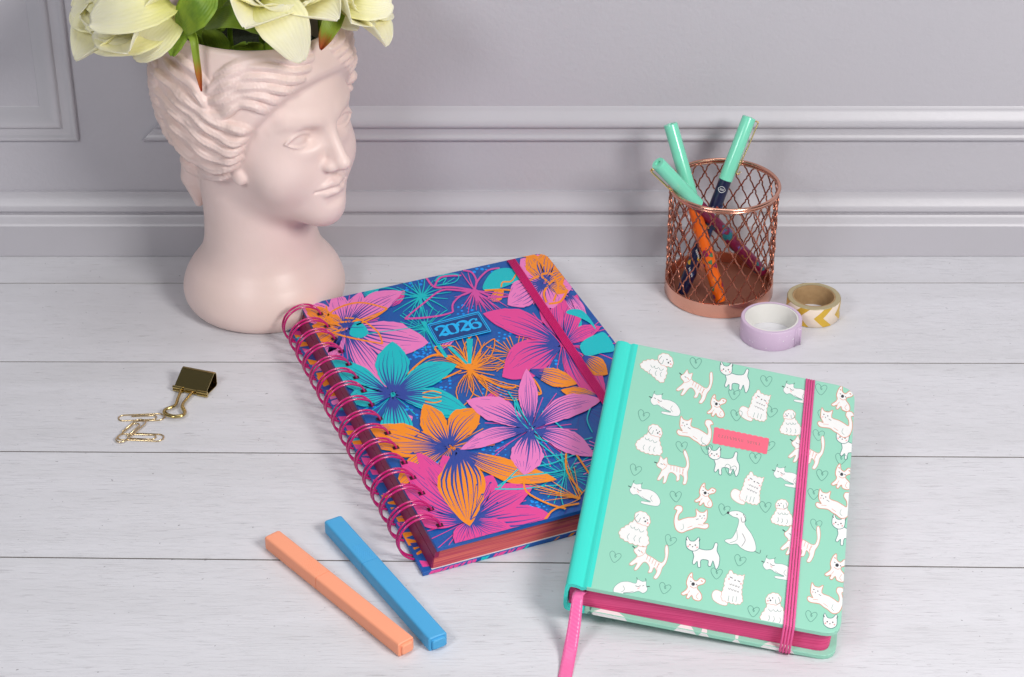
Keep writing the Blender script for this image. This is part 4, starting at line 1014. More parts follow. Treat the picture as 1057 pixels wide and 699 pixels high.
# bottom cover, pages, divider
off = -UU * .62
bTL, bBL = un(297.3, 345.6, .0) , un(444.7, 589.3, .0)
bz = .27; bTL, bBL = pTL * [1, 1, 0] - UU * .92, pBL * [1, 1, 0] - UU * .86; bTL[2] = bBL[2] = bz
bTR, bBR = pTR * [1, 1, 0] + [0, 0, bz], pBR * [1, 1, 0] + [0, 0, bz]
mb = MB(); mb.keep = True
rb = [bTL, *rounded(bTL, bTR, bBR, .9), *rounded(bTR, bBR, bBL, .9), bBL]
slab(mb, rb, ZU, .26, BLUE, BLUE)
rg2 = random.Random(8)                        # print continuing on the visible margin and front edge of the back cover
L_e = np.linalg.norm(bBL - bTL); dn = nrm(bBL - bTL)
for k in range(64):
    a = L_e * (k + rg2.random()) / 64; w_ = rg2.uniform(.25, .8); b0 = rg2.uniform(.02, .2); mi = rg2.choice([ORA, ORA, ORA, HOT, PINK, TEAL, LINE]) if a < L_e * .5 else rg2.choice([ORA, ORA, HOT, BLUE, LINE])
    p0 = bTL + dn * a + UU * b0 + ZU * (.003 + .0006 * (k % 5)); sl = rg2.uniform(-.4, .4)
    if a + w_ + abs(sl) < L_e - .2 and a > .4: mb.add([p0, p0 + dn * w_, p0 + dn * (w_ + sl) + UU * .75, p0 + dn * (sl + w_ * .5) + UU * .75], [(0, 3, 2, 1)][:1], mi)
fr = nrm(bBR - bBL); Lf = np.linalg.norm(bBR - bBL); on = np.cross(fr, ZU); on = on if on @ (bBL - bTL) > 0 else -on
for k in range(60):
    a = .5 + (Lf - 1.8) * k / 60; mi = HOT if (a < 6.2 and not 3.2 < a < 4.2) else rg2.choice([BLUE, BLUE, ORA, TEAL, LINE, BLUE])
    if mi in (BLUE,): continue
    w_ = rg2.uniform(.12, .3); p0 = bBL + fr * a + on * (.006 + .0004 * (k % 3)) - ZU * .03; sl = rg2.uniform(.05, .3)
    mb.add([p0, p0 + fr * w_, p0 + fr * (w_ - sl) - ZU * .2, p0 - fr * sl - ZU * .2], [(0, 1, 2, 3)], mi)
mb.build('back_cover', pm, planner)
def stripe_mat(name, c1_, c2_, c3_, scz, scx):
    m = mat(name, c1_, .55, spec=.3); nt = m.node_tree; b = nt.nodes['Principled BSDF']; tc = nt.nodes.new('ShaderNodeTexCoord')
    mp = nt.nodes.new('ShaderNodeMapping'); mp.inputs['Scale'].default_value = (scx, scx, scz); nt.links.new(tc.outputs['Object'], mp.inputs[0])
    n = nt.nodes.new('ShaderNodeTexNoise'); n.inputs['Scale'].default_value = 1; n.inputs['Detail'].default_value = 4; nt.links.new(mp.outputs[0], n.inputs['Vector'])
    r = nt.nodes.new('ShaderNodeValToRGB'); e = r.color_ramp.elements; e[0].position = .35; e[0].color = c1_; e[1].position = .52; e[1].color = c2_
    x = e.new(.68); x.color = c3_; nt.links.new(n.outputs['Fac'], r.inputs[0]); nt.links.new(r.outputs[0], b.inputs['Base Color'])
    bp = nt.nodes.new('ShaderNodeBump'); bp.inputs['Strength'].default_value = .6; bp.inputs['Distance'].default_value = .0002; nt.links.new(n.outputs['Fac'], bp.inputs['Height']); nt.links.new(bp.outputs['Normal'], b.inputs['Normal'])
    return m
pgm = stripe_mat('printed_page_edges', srgb(176, 58, 88), srgb(200, 94, 92), srgb(216, 110, 100), 2300, 14)
mb = MB()
pz0, pz1 = bz + .03, PT - .27
i1 = .18; A1 = lambda p, z, a, b: np.array([*(p + UU * a + VV * b)[:2], z])
bl0 = lambda z, s_: A1(pBL, z, .16 - s_ * .42, .22 - .05 * s_)
mb.hexa([A1(pBL, pz0, -.25, .1), A1(pBR, pz0, -.35, .1), A1(pTR, pz0, -.35, -.25), A1(pTL, pz0, -.25, -.25), A1(pBL, pz1, .05, .3), A1(pBR, pz1, -.35, .3), A1(pTR, pz1, -.35, -.25), A1(pTL, pz1, .05, -.25)])
mb.build('page_block', pgm, planner)
mb = MB(); wp = mat('white_paper', (.8, .78, .76), .6)
mb.hexa([A1(pBL, bz + .005, -.32, .04), A1(pBR, bz + .005, -.3, .04), A1(pTR, bz + .005, -.3, -.2), A1(pTL, bz + .005, -.32, -.2), A1(pBL, bz + .028, -.32, .04), A1(pBR, bz + .028, -.3, .04), A1(pTR, bz + .028, -.3, -.2), A1(pTL, bz + .028, -.32, -.2)])
mb.build('endpaper', wp, planner)
dv = gloss_mat('deep_pink_divider', srgb(140, 24, 76))
mb = MB()                                     # divider sheets showing as a deep pink strip with a pale score line along the spine
def sol(z0, a0, z1, a1, wd, b0=.13, b1=-.2):
    mb.hexa([A1(pBL, z0, a0, b0), A1(pBL, z0, a0 + wd, b0), A1(pTL, z0, a0 + wd, b1), A1(pTL, z0, a0, b1), A1(pBL, z1, a1, b0 + .12), A1(pBL, z1, a1 + wd, b0 + .12), A1(pTL, z1, a1 + wd, b1), A1(pTL, z1, a1, b1)])
sol(bz + .04, -.34, .95, -.14, .3); sol(.97, -.12, PT - .275, .03, .25)
dvo = mb.build('divider_sheets', dv, planner)
# wire rings
wire = mat('magenta_coated_wire', srgb(196, 24, 112), .22, spec=.6, coat=.5)
hole_m = mat('punched_hole', srgb(60, 14, 40), .7)
h0, h1 = unp(331.0, 325.2, pBL + ZU * .01, ZU), unp(454.5, 543.5, pBL + ZU * .01, ZU)
NR = 16
for k in range(NR):
    H_ = h0 + (h1 - h0) * k / (NR - 1); mb = MB(); rg3 = random.Random(k)
    lean = rg3.uniform(-.13, .13)
    for s_ in (-1, 1):
        pts = [H_ - ZU * .25 + UU * .02 + VV * s_ * .06]
        for j in range(23):
            a = math.radians(28 + 290 * j / 22); rr = 1.30
            c_ = H_ - UU * (1.22) + ZU * (.035 + rr - PT - .02)
            p = c_ + UU * rr * math.cos(a) * 1.02 + ZU * rr * math.sin(a) * .98 + VV * (s_ * (.17 - .11 * (j < 2) - .08 * (j > 20)) + lean * math.sin(a))
            p[2] = max(p[2], .07)
            pts.append(p)
        pts[0] = H_ - ZU * .16 + UU * .03 + VV * s_ * .05
        mb.tube(cr(pts[:], 2), .07, 8)
    mb.build('wire_ring', wire, planner, smooth=True)
    hb = MB(); hb.box((-.2, -.15, 0), (.15, .15, .012)); 
    hv = [H_ * [1, 1, 0] + ZU * (PT + art.z + .004) + UU * x + VV * y for x, y in ((-.22, -.17), (.16, -.17), (.16, .17), (-.22, .17))]
    hb = MB(); hb.keep = True; hb.add(hv, [(0, 1, 2, 3)]); hb.build('binding_hole', hole_m, planner)
# elastic strap
def strap(parent, path_l, path_r, m, name, nrib=5, th=.09, up=ZU):
    mb = MB()
    for k in range(nrib):
        t0, t1 = k / nrib + .012, (k + 1) / nrib - .012
        A0 = [l + (r - l) * t0 for l, r in zip(path_l, path_r)]; A1_ = [l + (r - l) * t1 for l, r in zip(path_l, path_r)]
        Cn = [(a + b) / 2 for a, b in zip(A0, A1_)]; w_ = np.linalg.norm(A1_[0] - A0[0]) / 2
        n_ = 8; vs = []
        for i in range(len(Cn)):
            T = nrm(Cn[min(i+1, len(Cn)-1)] - Cn[max(i-1, 0)]); sd = nrm(A1_[i] - A0[i]); nn = np.cross(sd, T); nn = nn if (nn @ up[i] if isinstance(up, list) else nn @ up) >= 0 else -nn
            for j in range(n_): a = 2 * math.pi * j / n_; vs.append(Cn[i] + sd * w_ * math.cos(a) + nn * (th * .5) * (math.sin(a)) )
        mb.add(vs, [(i*n_+j, i*n_+(j+1) % n_, (i+1)*n_+(j+1) % n_, (i+1)*n_+j) for i in range(len(Cn)-1) for j in range(n_)])
    return mb.build(name, m, parent, smooth=True)
elm = mat('magenta_elastic', srgb(220, 26, 120), .6, bump=(900, .5, .0003)); elp = mat('pink_elastic', srgb(226, 60, 130), .6, bump=(900, .5, .0003))
O_ = pBL + ZU * (art.z + .06)
l0, r0 = unp(523.6, 269.2, O_, ZU), unp(532.0, 267.4, O_, ZU); l1, r1 = unp(618.5, 412, O_, ZU), unp(629.5, 412, O_, ZU)
dL = nrm(l1 - l0); ext = 21.0
e_l = [l0 - dL*.02 - ZU * 1.9 , l0 - dL * .1 - ZU * .8, l0 - dL * .1 - ZU * .1, l0, l0 + dL * 3, l0 + dL * 8, l0 + dL * ext]
e_r = [r0 - dL*.02 - ZU * 1.9 , r0 - dL * .1 - ZU * .8, r0 - dL * .1 - ZU * .1, r0, r0 + dL * 3, r0 + dL * 8, r0 + dL * ext]
e_l = [np.array([*p[:2], max(p[2], .05)]) for p in e_l]; e_r = [np.array([*p[:2], max(p[2], .05)]) for p in e_r]
strap(planner, e_l, e_r, elm, 'elastic_strap', 6, .1)
# ------------------------------------------------------------------ hardcover notebook with the cats and dogs, leaning on the planner
zt = PT + art.z + .02
Q1, Q2 = pBR.copy(), pBL + .62 * pu; Q1[2] = Q2[2] = zt
B0 = un(859, 680, 0)
GN = nrm(np.cross(Q1 - Q2, B0 - Q2)); GN = GN if GN[2] > 0 else -GN
GT = 1.98
GO = B0 + GN * GT
gc = [unp(x, y, GO, GN) for x, y in ((584, 601.8), (867.5, 656.3), (883, 401), (636.1, 351))]       # BL BR TR TL of the upper board
def G(u, v, n=0.):                           # u cm from the spine, v cm from the near edge, n cm below the top face
    wb, Lh = np.linalg.norm(gc[1] - gc[0]), np.linalg.norm(gc[3] - gc[0]); s_, t_ = u / wb, v / Lh
    return gc[0]*(1-s_)*(1-t_) + gc[1]*s_*(1-t_) + gc[2]*s_*t_ + gc[3]*(1-s_)*t_ - GN * n
GWD, GLN = np.linalg.norm(gc[1] - gc[0]), np.linalg.norm(gc[3] - gc[0])
nb = empty('notebook', (gc[0] + gc[2]) / 2 * np.array([1, 1, 0]), 'mint green hardcover notebook printed with white cats and dogs, leaning on the planner corner', 'notebook')
MINT, AQUA, WHT, CORAL, GREY, TEALL, LAB, INK, ROSE = range(9)
gm = [gloss_mat('mint_cover', srgb(152, 214, 190), .4), gloss_mat('aqua_spine', srgb(58, 222, 206), .38), gloss_mat('print_white', srgb(240, 240, 238)), gloss_mat('print_coral', srgb(222, 140, 112)), gloss_mat('print_grey', srgb(84, 138, 126)),
      gloss_mat('print_teal', srgb(58, 120, 118)), gloss_mat('label_coral', srgb(246, 108, 132)), gloss_mat('print_dark', srgb(60, 60, 66)), gloss_mat('print_blush', srgb(245, 170, 170))]
topring = [G(1.12, 0), G(1.12, GLN), *rounded(G(1.12, GLN), G(GWD, GLN), G(GWD, 0), 1.15), *rounded(G(GWD, GLN), G(GWD, 0), G(0, 0), 1.0)]
ctr_ = sum(topring) / len(topring)
ga = Art(GO, GN, [toP(p + nrm(ctr_ - p) * .035) for p in topring], gm, z0=.004, step=.0006)
k6 = 1 / 1.947
def z6g(x, y): return (560 + x * k6, 340 + y * k6)
# soft aqua band beyond the hinge
for j, (u0, u1) in enumerate(((1.12, 1.36),)):
    ga.poly([toP(G(u0, -.2)), toP(G(u1, -.2)), toP(G(u1, GLN + .2)), toP(G(u0, GLN + .2))], AQUA)
ga.lay()
EX, EY = np.array([.978, .208]), np.array([-.15, .989])
Z0 = ga.z; ga.hold = True
class Fig:
    def __init__(s, c, w, rot=0., flip=1): s.c = np.array(z6g(*c)); s.w = w * k6 * (.82 if w > 30 else 1); Fig.n = getattr(Fig, 'n', 0) + 1; s.z = Z0 + (Fig.n % 4) * .0016; s.k = 0; s.r = R(rot); s.f = flip
    def m(s, pts):
        out = []
        for x, y in pts:
            x *= s.f; x, y = x * math.cos(s.r) - y * math.sin(s.r), x * math.sin(s.r) + y * math.cos(s.r); out.append(s.c + s.w * (EX * x + EY * y))
        return out
    def shape(s, pts, line, w=.5, sm=3):
        Pp = s.m(pts); sp = cr(Pp, sm, closed=True)
        s.k += 1; ga.z = s.z + s.k * .0004
        ga.poly(sp, WHT); ga.stroke(sp + [sp[0]], w, w, line, dz=.0001, sm=1)
    def ln(s, pts, mi, w=.35): s.j = getattr(s, 'j', 0) + 1; ga.z = s.z + .0009 + (s.j % 5) * .0001; ga.stroke(s.m(pts), w, w, mi, sm=3)
    def dot(s, x, y, r, mi):
        c = s.m([(x, y)])[0]; ga.z = s.z + .0014; ga.poly([c + s.w * r * np.array([math.cos(a), math.sin(a)]) for a in np.linspace(0, 6.283, 9)[:-1]], mi)
def scallop(pts, n, d):
    sp = cr(pts, 5, closed=True); tot = [0]
    for i in range(len(sp)): tot.append(tot[-1] + np.linalg.norm(np.array(sp[(i+1) % len(sp)]) - np.array(sp[i])))
    c = sum(np.array(p) for p in sp) / len(sp); out = []
    for k in range(n * 5):
        s_ = tot[-1] * k / (n * 5); i = min(int(np.searchsorted(tot, s_, 'right')) - 1, len(sp) - 1); t = (s_ - tot[i]) / max(1e-9, tot[i+1] - tot[i])
        p = np.array(sp[i]) * (1 - t) + np.array(sp[(i+1) % len(sp)]) * t; out.append(tuple(p + nrm(p - c) * d * abs(math.sin(math.pi * k / 5))))
    return out
def striped_cat(c, w=76, rot=0, flip=1):
    f = Fig(c, w, rot, flip)
    f.shape([(-.46,-.18),(-.38,-.27),(-.31,-.42),(-.24,-.31),(-.13,-.36),(-.12,-.17),(.1,-.1),(.36,-.03),(.43,-.2),(.38,-.42),(.38,-.53),(.44,-.53),(.5,-.32),(.49,-.06),(.42,.1),(.4,.28),(.33,.44),(.24,.43),(.29,.26),(.19,.15),(.16,.3),(.06,.33),(.08,.2),(-.02,.09),(-.13,.1),(-.25,.34),(-.34,.36),(-.29,.16),(-.42,.27),(-.5,.24),(-.33,-.01),(-.42,-.1)], CORAL)
    for k in range(5): f.ln([(-.04+.085*k,-.13+.03*k),(-.06+.085*k,-.0+.035*k)], CORAL, .45)
    f.ln([(-.33,-.0),(-.2,-.08),(-.15,-.17)], CORAL, .4); f.ln([(.33,-.0),(.27,.12),(.3,.24)], CORAL, .4)
    f.ln([(-.52,-.26),(-.44,-.22)], INK, .9); f.ln([(-.34,-.2),(-.28,-.17)], INK, .5); f.ln([(-.26,-.19),(-.2,-.14)], CORAL, .7)
    for x, y in ((-.47,.27),(-.31,.37),(.28,.45),(.09,.34)): f.dot(x, y, .012, CORAL)
def lying_cat(c, w=76, rot=0, flip=1):
    f = Fig(c, w, rot, flip)
    f.shape([(-.42,-.1),(-.4,-.22),(-.3,-.2),(-.16,-.24),(-.12,-.12),(.1,-.14),(.32,-.08),(.48,.1),(.44,.26),(.2,.3),(-.05,.3),(-.06,.24),(.12,.22),(.2,.2),(-.05,.15),(-.22,.08),(-.34,.12),(-.44,.05),(-.46,-.03)], TEALL, .3)
    f.ln([(.22,.0),(.18,.1),(.26,.18)], GREY); f.ln([(-.08,.1),(.06,.16),(.2,.18)], GREY); f.ln([(-.52,-.1),(-.43,-.08)], INK, .8); f.ln([(-.36,-.1),(-.31,-.08)], INK, .5); f.ln([(-.26,-.08),(-.18,-.04),(-.12,-.06)], INK, .5)
    f.ln([(-.24,-.02),(-.18,.02)], ROSE, .7); f.ln([(-.4,-.24),(-.38,-.3)], INK, .5); f.ln([(-.15,-.24),(-.13,-.29)], INK, .5)
def bulldog(c, w=48, rot=0, flip=1):
    f = Fig(c, w, rot, flip)
    f.shape([(-.28,-.3),(-.2,-.5),(-.1,-.56),(-.06,-.34),(.1,-.26),(.26,-.42),(.46,-.36),(.4,-.2),(.2,-.1),(.16,.02),(.34,.2),(.4,.4),(.28,.52),(.05,.48),(-.02,.34),(-.14,.5),(-.24,.46),(-.2,.32),(-.36,.4),(-.46,.34),(-.3,.18),(-.24,.04),(-.3,-.1)], CORAL, .75)
    f.dot(-.02,-.12,.075, INK); f.ln([(-.16,-.22),(-.1,-.2)], INK, .7); f.ln([(.1,-.14),(.16,-.1)], INK, .7); f.ln([(-.14,-.02),(0,.04),(.12,0)], CORAL, .5); f.ln([(-.2,.3),(-.12,.16)], CORAL, .4); f.ln([(.24,.2),(.16,.36),(.26,.46)], CORAL, .4)
    f.ln([(-.17,-.42),(-.12,-.36)], CORAL, 1.0); f.ln([(.28,-.32),(.36,-.28)], CORAL, 1.0)
def reclining_cat(c, w=78, rot=0, flip=1):
    f = Fig(c, w, rot, flip)
    f.shape([(-.44,-.06),(-.45,-.34),(-.36,-.26),(-.22,-.26),(-.12,-.34),(-.12,-.12),(.1,-.08),(.28,-.02),(.4,.02),(.38,-.14),(.28,-.26),(.3,-.38),(.44,-.4),(.52,-.3),(.44,-.26),(.5,-.1),(.52,.1),(.46,.3),(.3,.38),(.12,.3),(.0,.26),(-.14,.2),(-.4,.22),(-.5,.14),(-.46,.06),(-.34,.08)], CORAL, .7)
    f.dot(-.36,-.16,.018, INK); f.dot(-.24,-.14,.018, INK); f.ln([(-.31,-.1),(-.29,-.07)], INK, .6); f.ln([(-.2,-.06),(-.12,-.03)], INK, .5); f.ln([(-.34,.12),(-.18,.1)], CORAL, .4); f.ln([(.26,.12),(.24,.24),(.32,.3)], GREY, .35); f.ln([(-.02,.16),(.12,.22)], CORAL, .4); f.dot(-.38,-.08,.02, ROSE)
def small_cat(c, w=74, rot=0, flip=1, head=False):
    f = Fig(c, w, rot, flip)
    if not head:
        f.shape([(-.2,-.14),(.05,-.1),(.28,-.14),(.36,-.32),(.44,-.3),(.42,-.1),(.5,.08),(.48,.32),(.4,.44),(.34,.3),(.3,.2),(.24,.36),(.16,.34),(.16,.2),(-.05,.2),(-.06,.4),(-.14,.4),(-.16,.24),(-.24,.34),(-.3,.3),(-.26,.1),(-.3,-.04)], TEALL, .6)
    f.shape([(-.5,-.3),(-.46,-.46),(-.38,-.34),(-.24,-.34),(-.12,-.46),(-.1,-.28),(-.12,-.12),(-.28,-.04),(-.46,-.12)], TEALL, .6)
    f.dot(-.38,-.22,.022, INK); f.dot(-.22,-.22,.022, INK); f.dot(-.3,-.17,.018, INK); f.dot(-.43,-.17,.026, ROSE); f.dot(-.17,-.16,.026, ROSE)
    f.ln([(-.5,-.4),(-.46,-.34)], INK, .7); f.ln([(-.08,-.4),(-.12,-.34)], INK, .7)
def fluffy_cat(c, w=70, rot=0, flip=1):
    f = Fig(c, w, rot, flip)
    b = scallop([(.0,-.46),(.1,-.36),(.3,-.34),(.38,-.36),(.34,-.16),(.32,.1),(.36,.34),(.24,.44),(.0,.42),(-.2,.36),(-.22,.2),(-.16,.0),(-.14,-.2),(-.06,-.36)], 22, .03)
    f.shape([(-.2,.18),(-.4,.12),(-.5,.24),(-.46,.4),(-.28,.5),(-.08,.52),(-.06,.4),(-.16,.32)], CORAL, .4)
    f.shape(b, CORAL, .4, 1)
    f.ln([(-.02,-.28),(.06,-.25)], INK, .7); f.ln([(.2,-.2),(.28,-.17)], INK, .7); f.dot(.13,-.2,.02, INK); f.dot(-.04,-.22,.025, ROSE); f.dot(.3,-.12,.025, ROSE)
    for j in range(4):
        f.ln([(-.02+.075*j,-.09+.016*j),(.02+.075*j,-.06+.016*j),(.03+.075*j,-.1+.016*j)], INK, .4); f.ln([(-.05+.08*j,.03+.018*j),(-.01+.08*j,.07+.018*j),(.01+.08*j,.03+.018*j)], INK, .4)
    for x in (-.02, .1, .2): f.ln([(x,.24),(x-.02,.4)], GREY, .4)
def poodle(c, w=66, rot=0, flip=1, sit=True):
    f = Fig(c, w, rot, flip)
    body = [(-.06,-.22),(.22,-.14),(.32,.1),(.42,.3),(.38,.46),(.1,.5),(-.2,.48),(-.42,.4),(-.46,.22),(-.28,.02),(-.16,-.12)] if sit else [(-.1,-.16),(.22,-.1),(.32,.1),(.3,.3),(.24,.46),(.08,.42),(-.1,.3),(-.3,.22),(-.5,.12),(-.46,-.02),(-.3,-.12)]
    f.shape(scallop(body, 17, .035), CORAL, .4, 1)
    hd = (.08, -.3) if sit else (.22, -.24)
    f.shape(scallop([(hd[0]-.22,hd[1]-.02),(hd[0]-.12,hd[1]-.17),(hd[0]+.08,hd[1]-.18),(hd[0]+.24,hd[1]-.04),(hd[0]+.24,hd[1]+.16),(hd[0]+.06,hd[1]+.17),(hd[0]-.1,hd[1]+.15)], 9, .02), CORAL, .4, 1)
    f.ln([(hd[0]-.12,hd[1]-.1),(hd[0]-.2,hd[1]+.08),(hd[0]-.08,hd[1]+.14),(hd[0]-.04,hd[1])], GREY, .45)
    f.dot(hd[0]+.06,hd[1]-.03,.02, INK); f.dot(hd[0]+.17,hd[1]-.0,.02, INK); f.dot(hd[0]+.12,hd[1]+.06,.028, INK); f.dot(hd[0]+.2,hd[1]+.09,.03, ROSE)
    for x, y in ((-.14,.0),(.14,.04),(-.02,.02)): f.ln([(x-.06,y),(x-.02,y+.06),(x+.04,y+.05),(x+.08,y)], GREY, .4)
    for x in (-.18, .02, .18): f.ln([(x,.24),(x-.04,.34),(x,.42)] if sit else [(x,.14),(x-.04,.22),(x,.3)], GREY, .4)
def long_dog(c, w=72, rot=0, flip=1):
    f = Fig(c, w, rot, flip)
    f.shape([(-.44,-.42),(-.28,-.5),(-.1,-.5),(.04,-.4),(.04,-.2),(.24,.02),(.38,.26),(.4,.46),(.2,.5),(.0,.44),(-.12,.36),(-.28,.4),(-.44,.34),(-.4,.28),(-.26,.22),(-.16,-.04),(-.14,-.3),(-.3,-.34)], GREY, .4)
    f.dot(-.44,-.42,.035, INK); f.ln([(-.04,-.46),(.06,-.3),(-.04,-.24),(-.08,-.36)], INK, .45); f.dot(-.2,-.42,.016, INK); f.ln([(.0,.06),(.1,.22),(.02,.4)], INK, .45); f.ln([(-.16,.0),(-.12,.24),(-.3,.36)], GREY, .4); f.ln([(.38,.46),(.52,.5),(.54,.4)], INK, .4)
def heart(c, w=22, rot=0):
    f = Fig(c, w, rot); f.ln([(.02,.06),(-.06,-.08),(.06,-.22),(.26,-.34),(.44,-.22),(.34,.1),(.02,.46),(-.3,.2),(-.46,-.14),(-.32,-.36),(-.1,-.3),(.0,-.1),(.08,-.02),(.02,.06)], GREY, .42)
poodle((230,74), 78, 0, 1, False); poodle((218,220), 72, 0); poodle((190,398), 82, 4); poodle((500,187), 60, -4, -1); poodle((484,368), 62, 0, -1); poodle((468,562), 76, 0, -1)
striped_cat((305,114), 82, 4); striped_cat((262,282), 84, -16); striped_cat((213,464), 88, 4); striped_cat((530,246), 84, 0); striped_cat((518,430), 92, 0)
lying_cat((247,150), 82, 2); lying_cat((206,330), 84, 2); lying_cat((178,518), 88, -3, -1); lying_cat((512,127), 76, 0); lying_cat((494,296), 80, 0); lying_cat((474,480), 84, 0)
bulldog((350,155), 50, -6); bulldog((327,334), 52, 0); bulldog((303,518), 60, -2); bulldog((603,140), 54, 0); bulldog((602,297), 56, -6); bulldog((592,480), 60, 0)
reclining_cat((305,204), 84, 0); reclining_cat((300,384), 84, -8, -1); reclining_cat((588,187), 84, 0); reclining_cat((584,350), 84, 0); reclining_cat((568,540), 86, 2)
small_cat((386,97), 76, -4); small_cat((364,266), 78, -8); small_cat((322,450), 84, -8); small_cat((620,236), 80, 0); small_cat((612,408), 82, 0); small_cat((598,606), 86, -6, 1, True)
fluffy_cat((430,152), 80, 0); fluffy_cat((415,318), 84, 0); fluffy_cat((377,518), 88, -6)
long_dog((402,406), 92, -2)
for x, y in ((308,67),(385,130),(450,103),(203,173),(390,172),(560,120),(280,235),(428,258),(378,282),(565,172),(187,282),(268,335),(448,356),(257,424),(365,362),(397,464),(562,292),(146,457),(246,520),(350,490),(424,566),(550,392),(540,576),(460,165),(455,232),(555,212),(600,260),(545,330),(330,240),(135,565)):
    heart((x, y), 26, (x * 7 + y * 3) % 24 - 12)
ga.z = Z0 + .007
# scalloped label with small lettering strokes
lc = [(737.3, 441.4), (794.0, 453.2), (791.6, 468.4), (735.4, 457.0)]; lp = []
for i in range(4):
    a, b_ = np.array(lc[i]), np.array(lc[(i + 1) % 4]); d_ = b_ - a; nn = nrm([d_[1], -d_[0]]); m_ = 10 if i % 2 == 0 else 1
    for k in range(m_):
        for j in range(4): t = (k + j / 4) / m_; lp.append(a + d_ * t + nn * (.8 * abs(math.sin(math.pi * j / 4)) if m_ > 1 else 0))
lab = Art(GO, GN, [(0, 0), (1057, 0), (1057, 699), (0, 699)], None, z0=ga.z + .002, step=.002)
lab.poly(lp, 0); lab.lay()
a = np.array([741.0, 449.6]); eu, ev = nrm([1, .21]), np.array([-.1, .99]); rgl = random.Random(4)
for k in range(15):
    if k == 9: continue
    o_ = a + eu * (1.6 + k * 3.0)
    for j in range(2):
        pts = [o_ + eu * rgl.uniform(-.9, .9) + ev * (q_ * 1.5) + eu * rgl.uniform(-.5, .5) for q_ in (-1, -.2, .5, 1)]
        lab.stroke(pts, .5, .4, 1, sm=3)
lab.mb.build('name_label', [gm[LAB], gloss_mat('label_lettering', srgb(176, 112, 118))], nb)
gb = MB(); gb.keep = True
slab(gb, topring, GN, .27, MINT, MINT)
q = ga.mb; k = len(gb.v); gb.v += q.v; gb.f += [tuple(i + k for i in f_) for f_ in q.f]; gb.m += q.m
gb.build('front_cover', gm, nb)
# spine and hinge, one rounded sweep
out = [(1.14, 0.0), (1.04, .012), (.97, .075), (.9, .095), (.82, .08), (.74, .02), (.55, -.02), (.3, -.015), (.12, .04), (.02, .16), (-.03, .4), (-.05, GT / 2), (-.03, GT - .4), (.02, GT - .16), (.12, GT - .04), (.3, GT + .0), (1.14, GT)]
inn = [(u_ + (.0 if u_ > 1.1 else .2 if u_ < .1 else .12 if u_ < .2 else 0), (n_ + .22 if n_ < GT * .25 else n_ - .22 if n_ > GT * .75 else n_)) for u_, n_ in out]
prof_ = out + inn[::-1]; mb = MB(); vs = []
for v_ in (0.0, .03, GLN - .03, GLN):
    e_ = .02 if v_ in (0.0, GLN) else 0
    vs += [G(u_, v_, n_) for u_, n_ in prof_]
n_ = len(prof_); mb.add(vs, [(i*n_+j, i*n_+(j+1) % n_, (i+1)*n_+(j+1) % n_, (i+1)*n_+j) for i in range(3) for j in range(n_)])
h_ = len(out)
for r_ in (0, 3): mb.f += [(r_*n_+j, r_*n_+j+1, r_*n_+n_-2-j, r_*n_+n_-1-j) for j in range(h_ - 1)]; mb.m += [0] * (h_ - 1)
mb.build('spine', gm[AQUA], nb, autosm=60)
# back board
def ring_at(n__, inset=0.):
    return [G(1.12, inset, n__), G(1.12, GLN - inset, n__), *rounded(G(1.12, GLN - inset, n__), G(GWD - inset, GLN - inset, n__), G(GWD - inset, 0, n__), 1.15), *rounded(G(GWD - inset, GLN, n__), G(GWD - inset, inset, n__), G(0, inset, n__), 1.0)]
mb = MB(); mb.keep = True; slab(mb, ring_at(GT - .27), GN, .27, MINT, MINT)
fr = nrm(gc[1] - gc[0]); on = np.cross(fr, GN); on = on if on @ (gc[0] - gc[3]) > 0 else -on
for u0, w_, mi in ((1.3, .25, GREY), (1.5, 1.9, WHT), (6.0, 1.1, WHT), (7.3, .5, WHT), (10.6, 1.7, WHT), (9.1, .35, WHT)):
    for (za, zb_, oo) in ((GT - .273, GT - .273, 'top'), (GT - .25, GT - .04, 'front')):
        if oo == 'top':
            P4 = [G(u0 + .1, .04), G(u0 + w_ - .1, .04), G(u0 + w_ * .75, .3), G(u0 + w_ * .25, .3)]; P4 = [p - GN * (GT - .273) for p in P4]
            mb.add(P4, [(0, 1, 2, 3)], mi)
        else:
            P4 = [G(u0 + .1, 0, za), G(u0 + w_ - .1, 0, za), G(u0 + w_ + .05, 0, zb_), G(u0 - .05, 0, zb_)]; mb.add([p + on * .006 for p in P4], [(0, 3, 2, 1)], mi)
mb.build('back_cover', gm, nb)
pgp = stripe_mat('pink_page_edges', srgb(206, 48, 108), srgb(232, 78, 136), srgb(236, 92, 146), 2300, 10)
mb = MB()
pr_ = [G(.22, .3, .28), G(.22, GLN - .3, .28), *rounded(G(.22, GLN - .3, .28), G(GWD - .35, GLN - .3, .28), G(GWD - .35, .3, .28), .7), *rounded(G(GWD - .35, GLN, .28), G(GWD - .35, .3, .28), G(0, .3, .28), .8)]
slab(mb, pr_, GN, GT - .56, 0, 0, .02); mb.build('page_block', pgp, nb, autosm=40)
mb = MB(); mb.hexa([G(1.0, .24, .40), G(GWD - .42, .24, .315), G(GWD - .42, .5, .315), G(1.0, .5, .40), G(1.0, .24, .37), G(GWD - .42, .24, .285), G(GWD - .42, .5, .285), G(1.0, .5, .37)])
mb.build('endpaper', gloss_mat('dark_pink_endpaper', srgb(170, 30, 84)), nb)
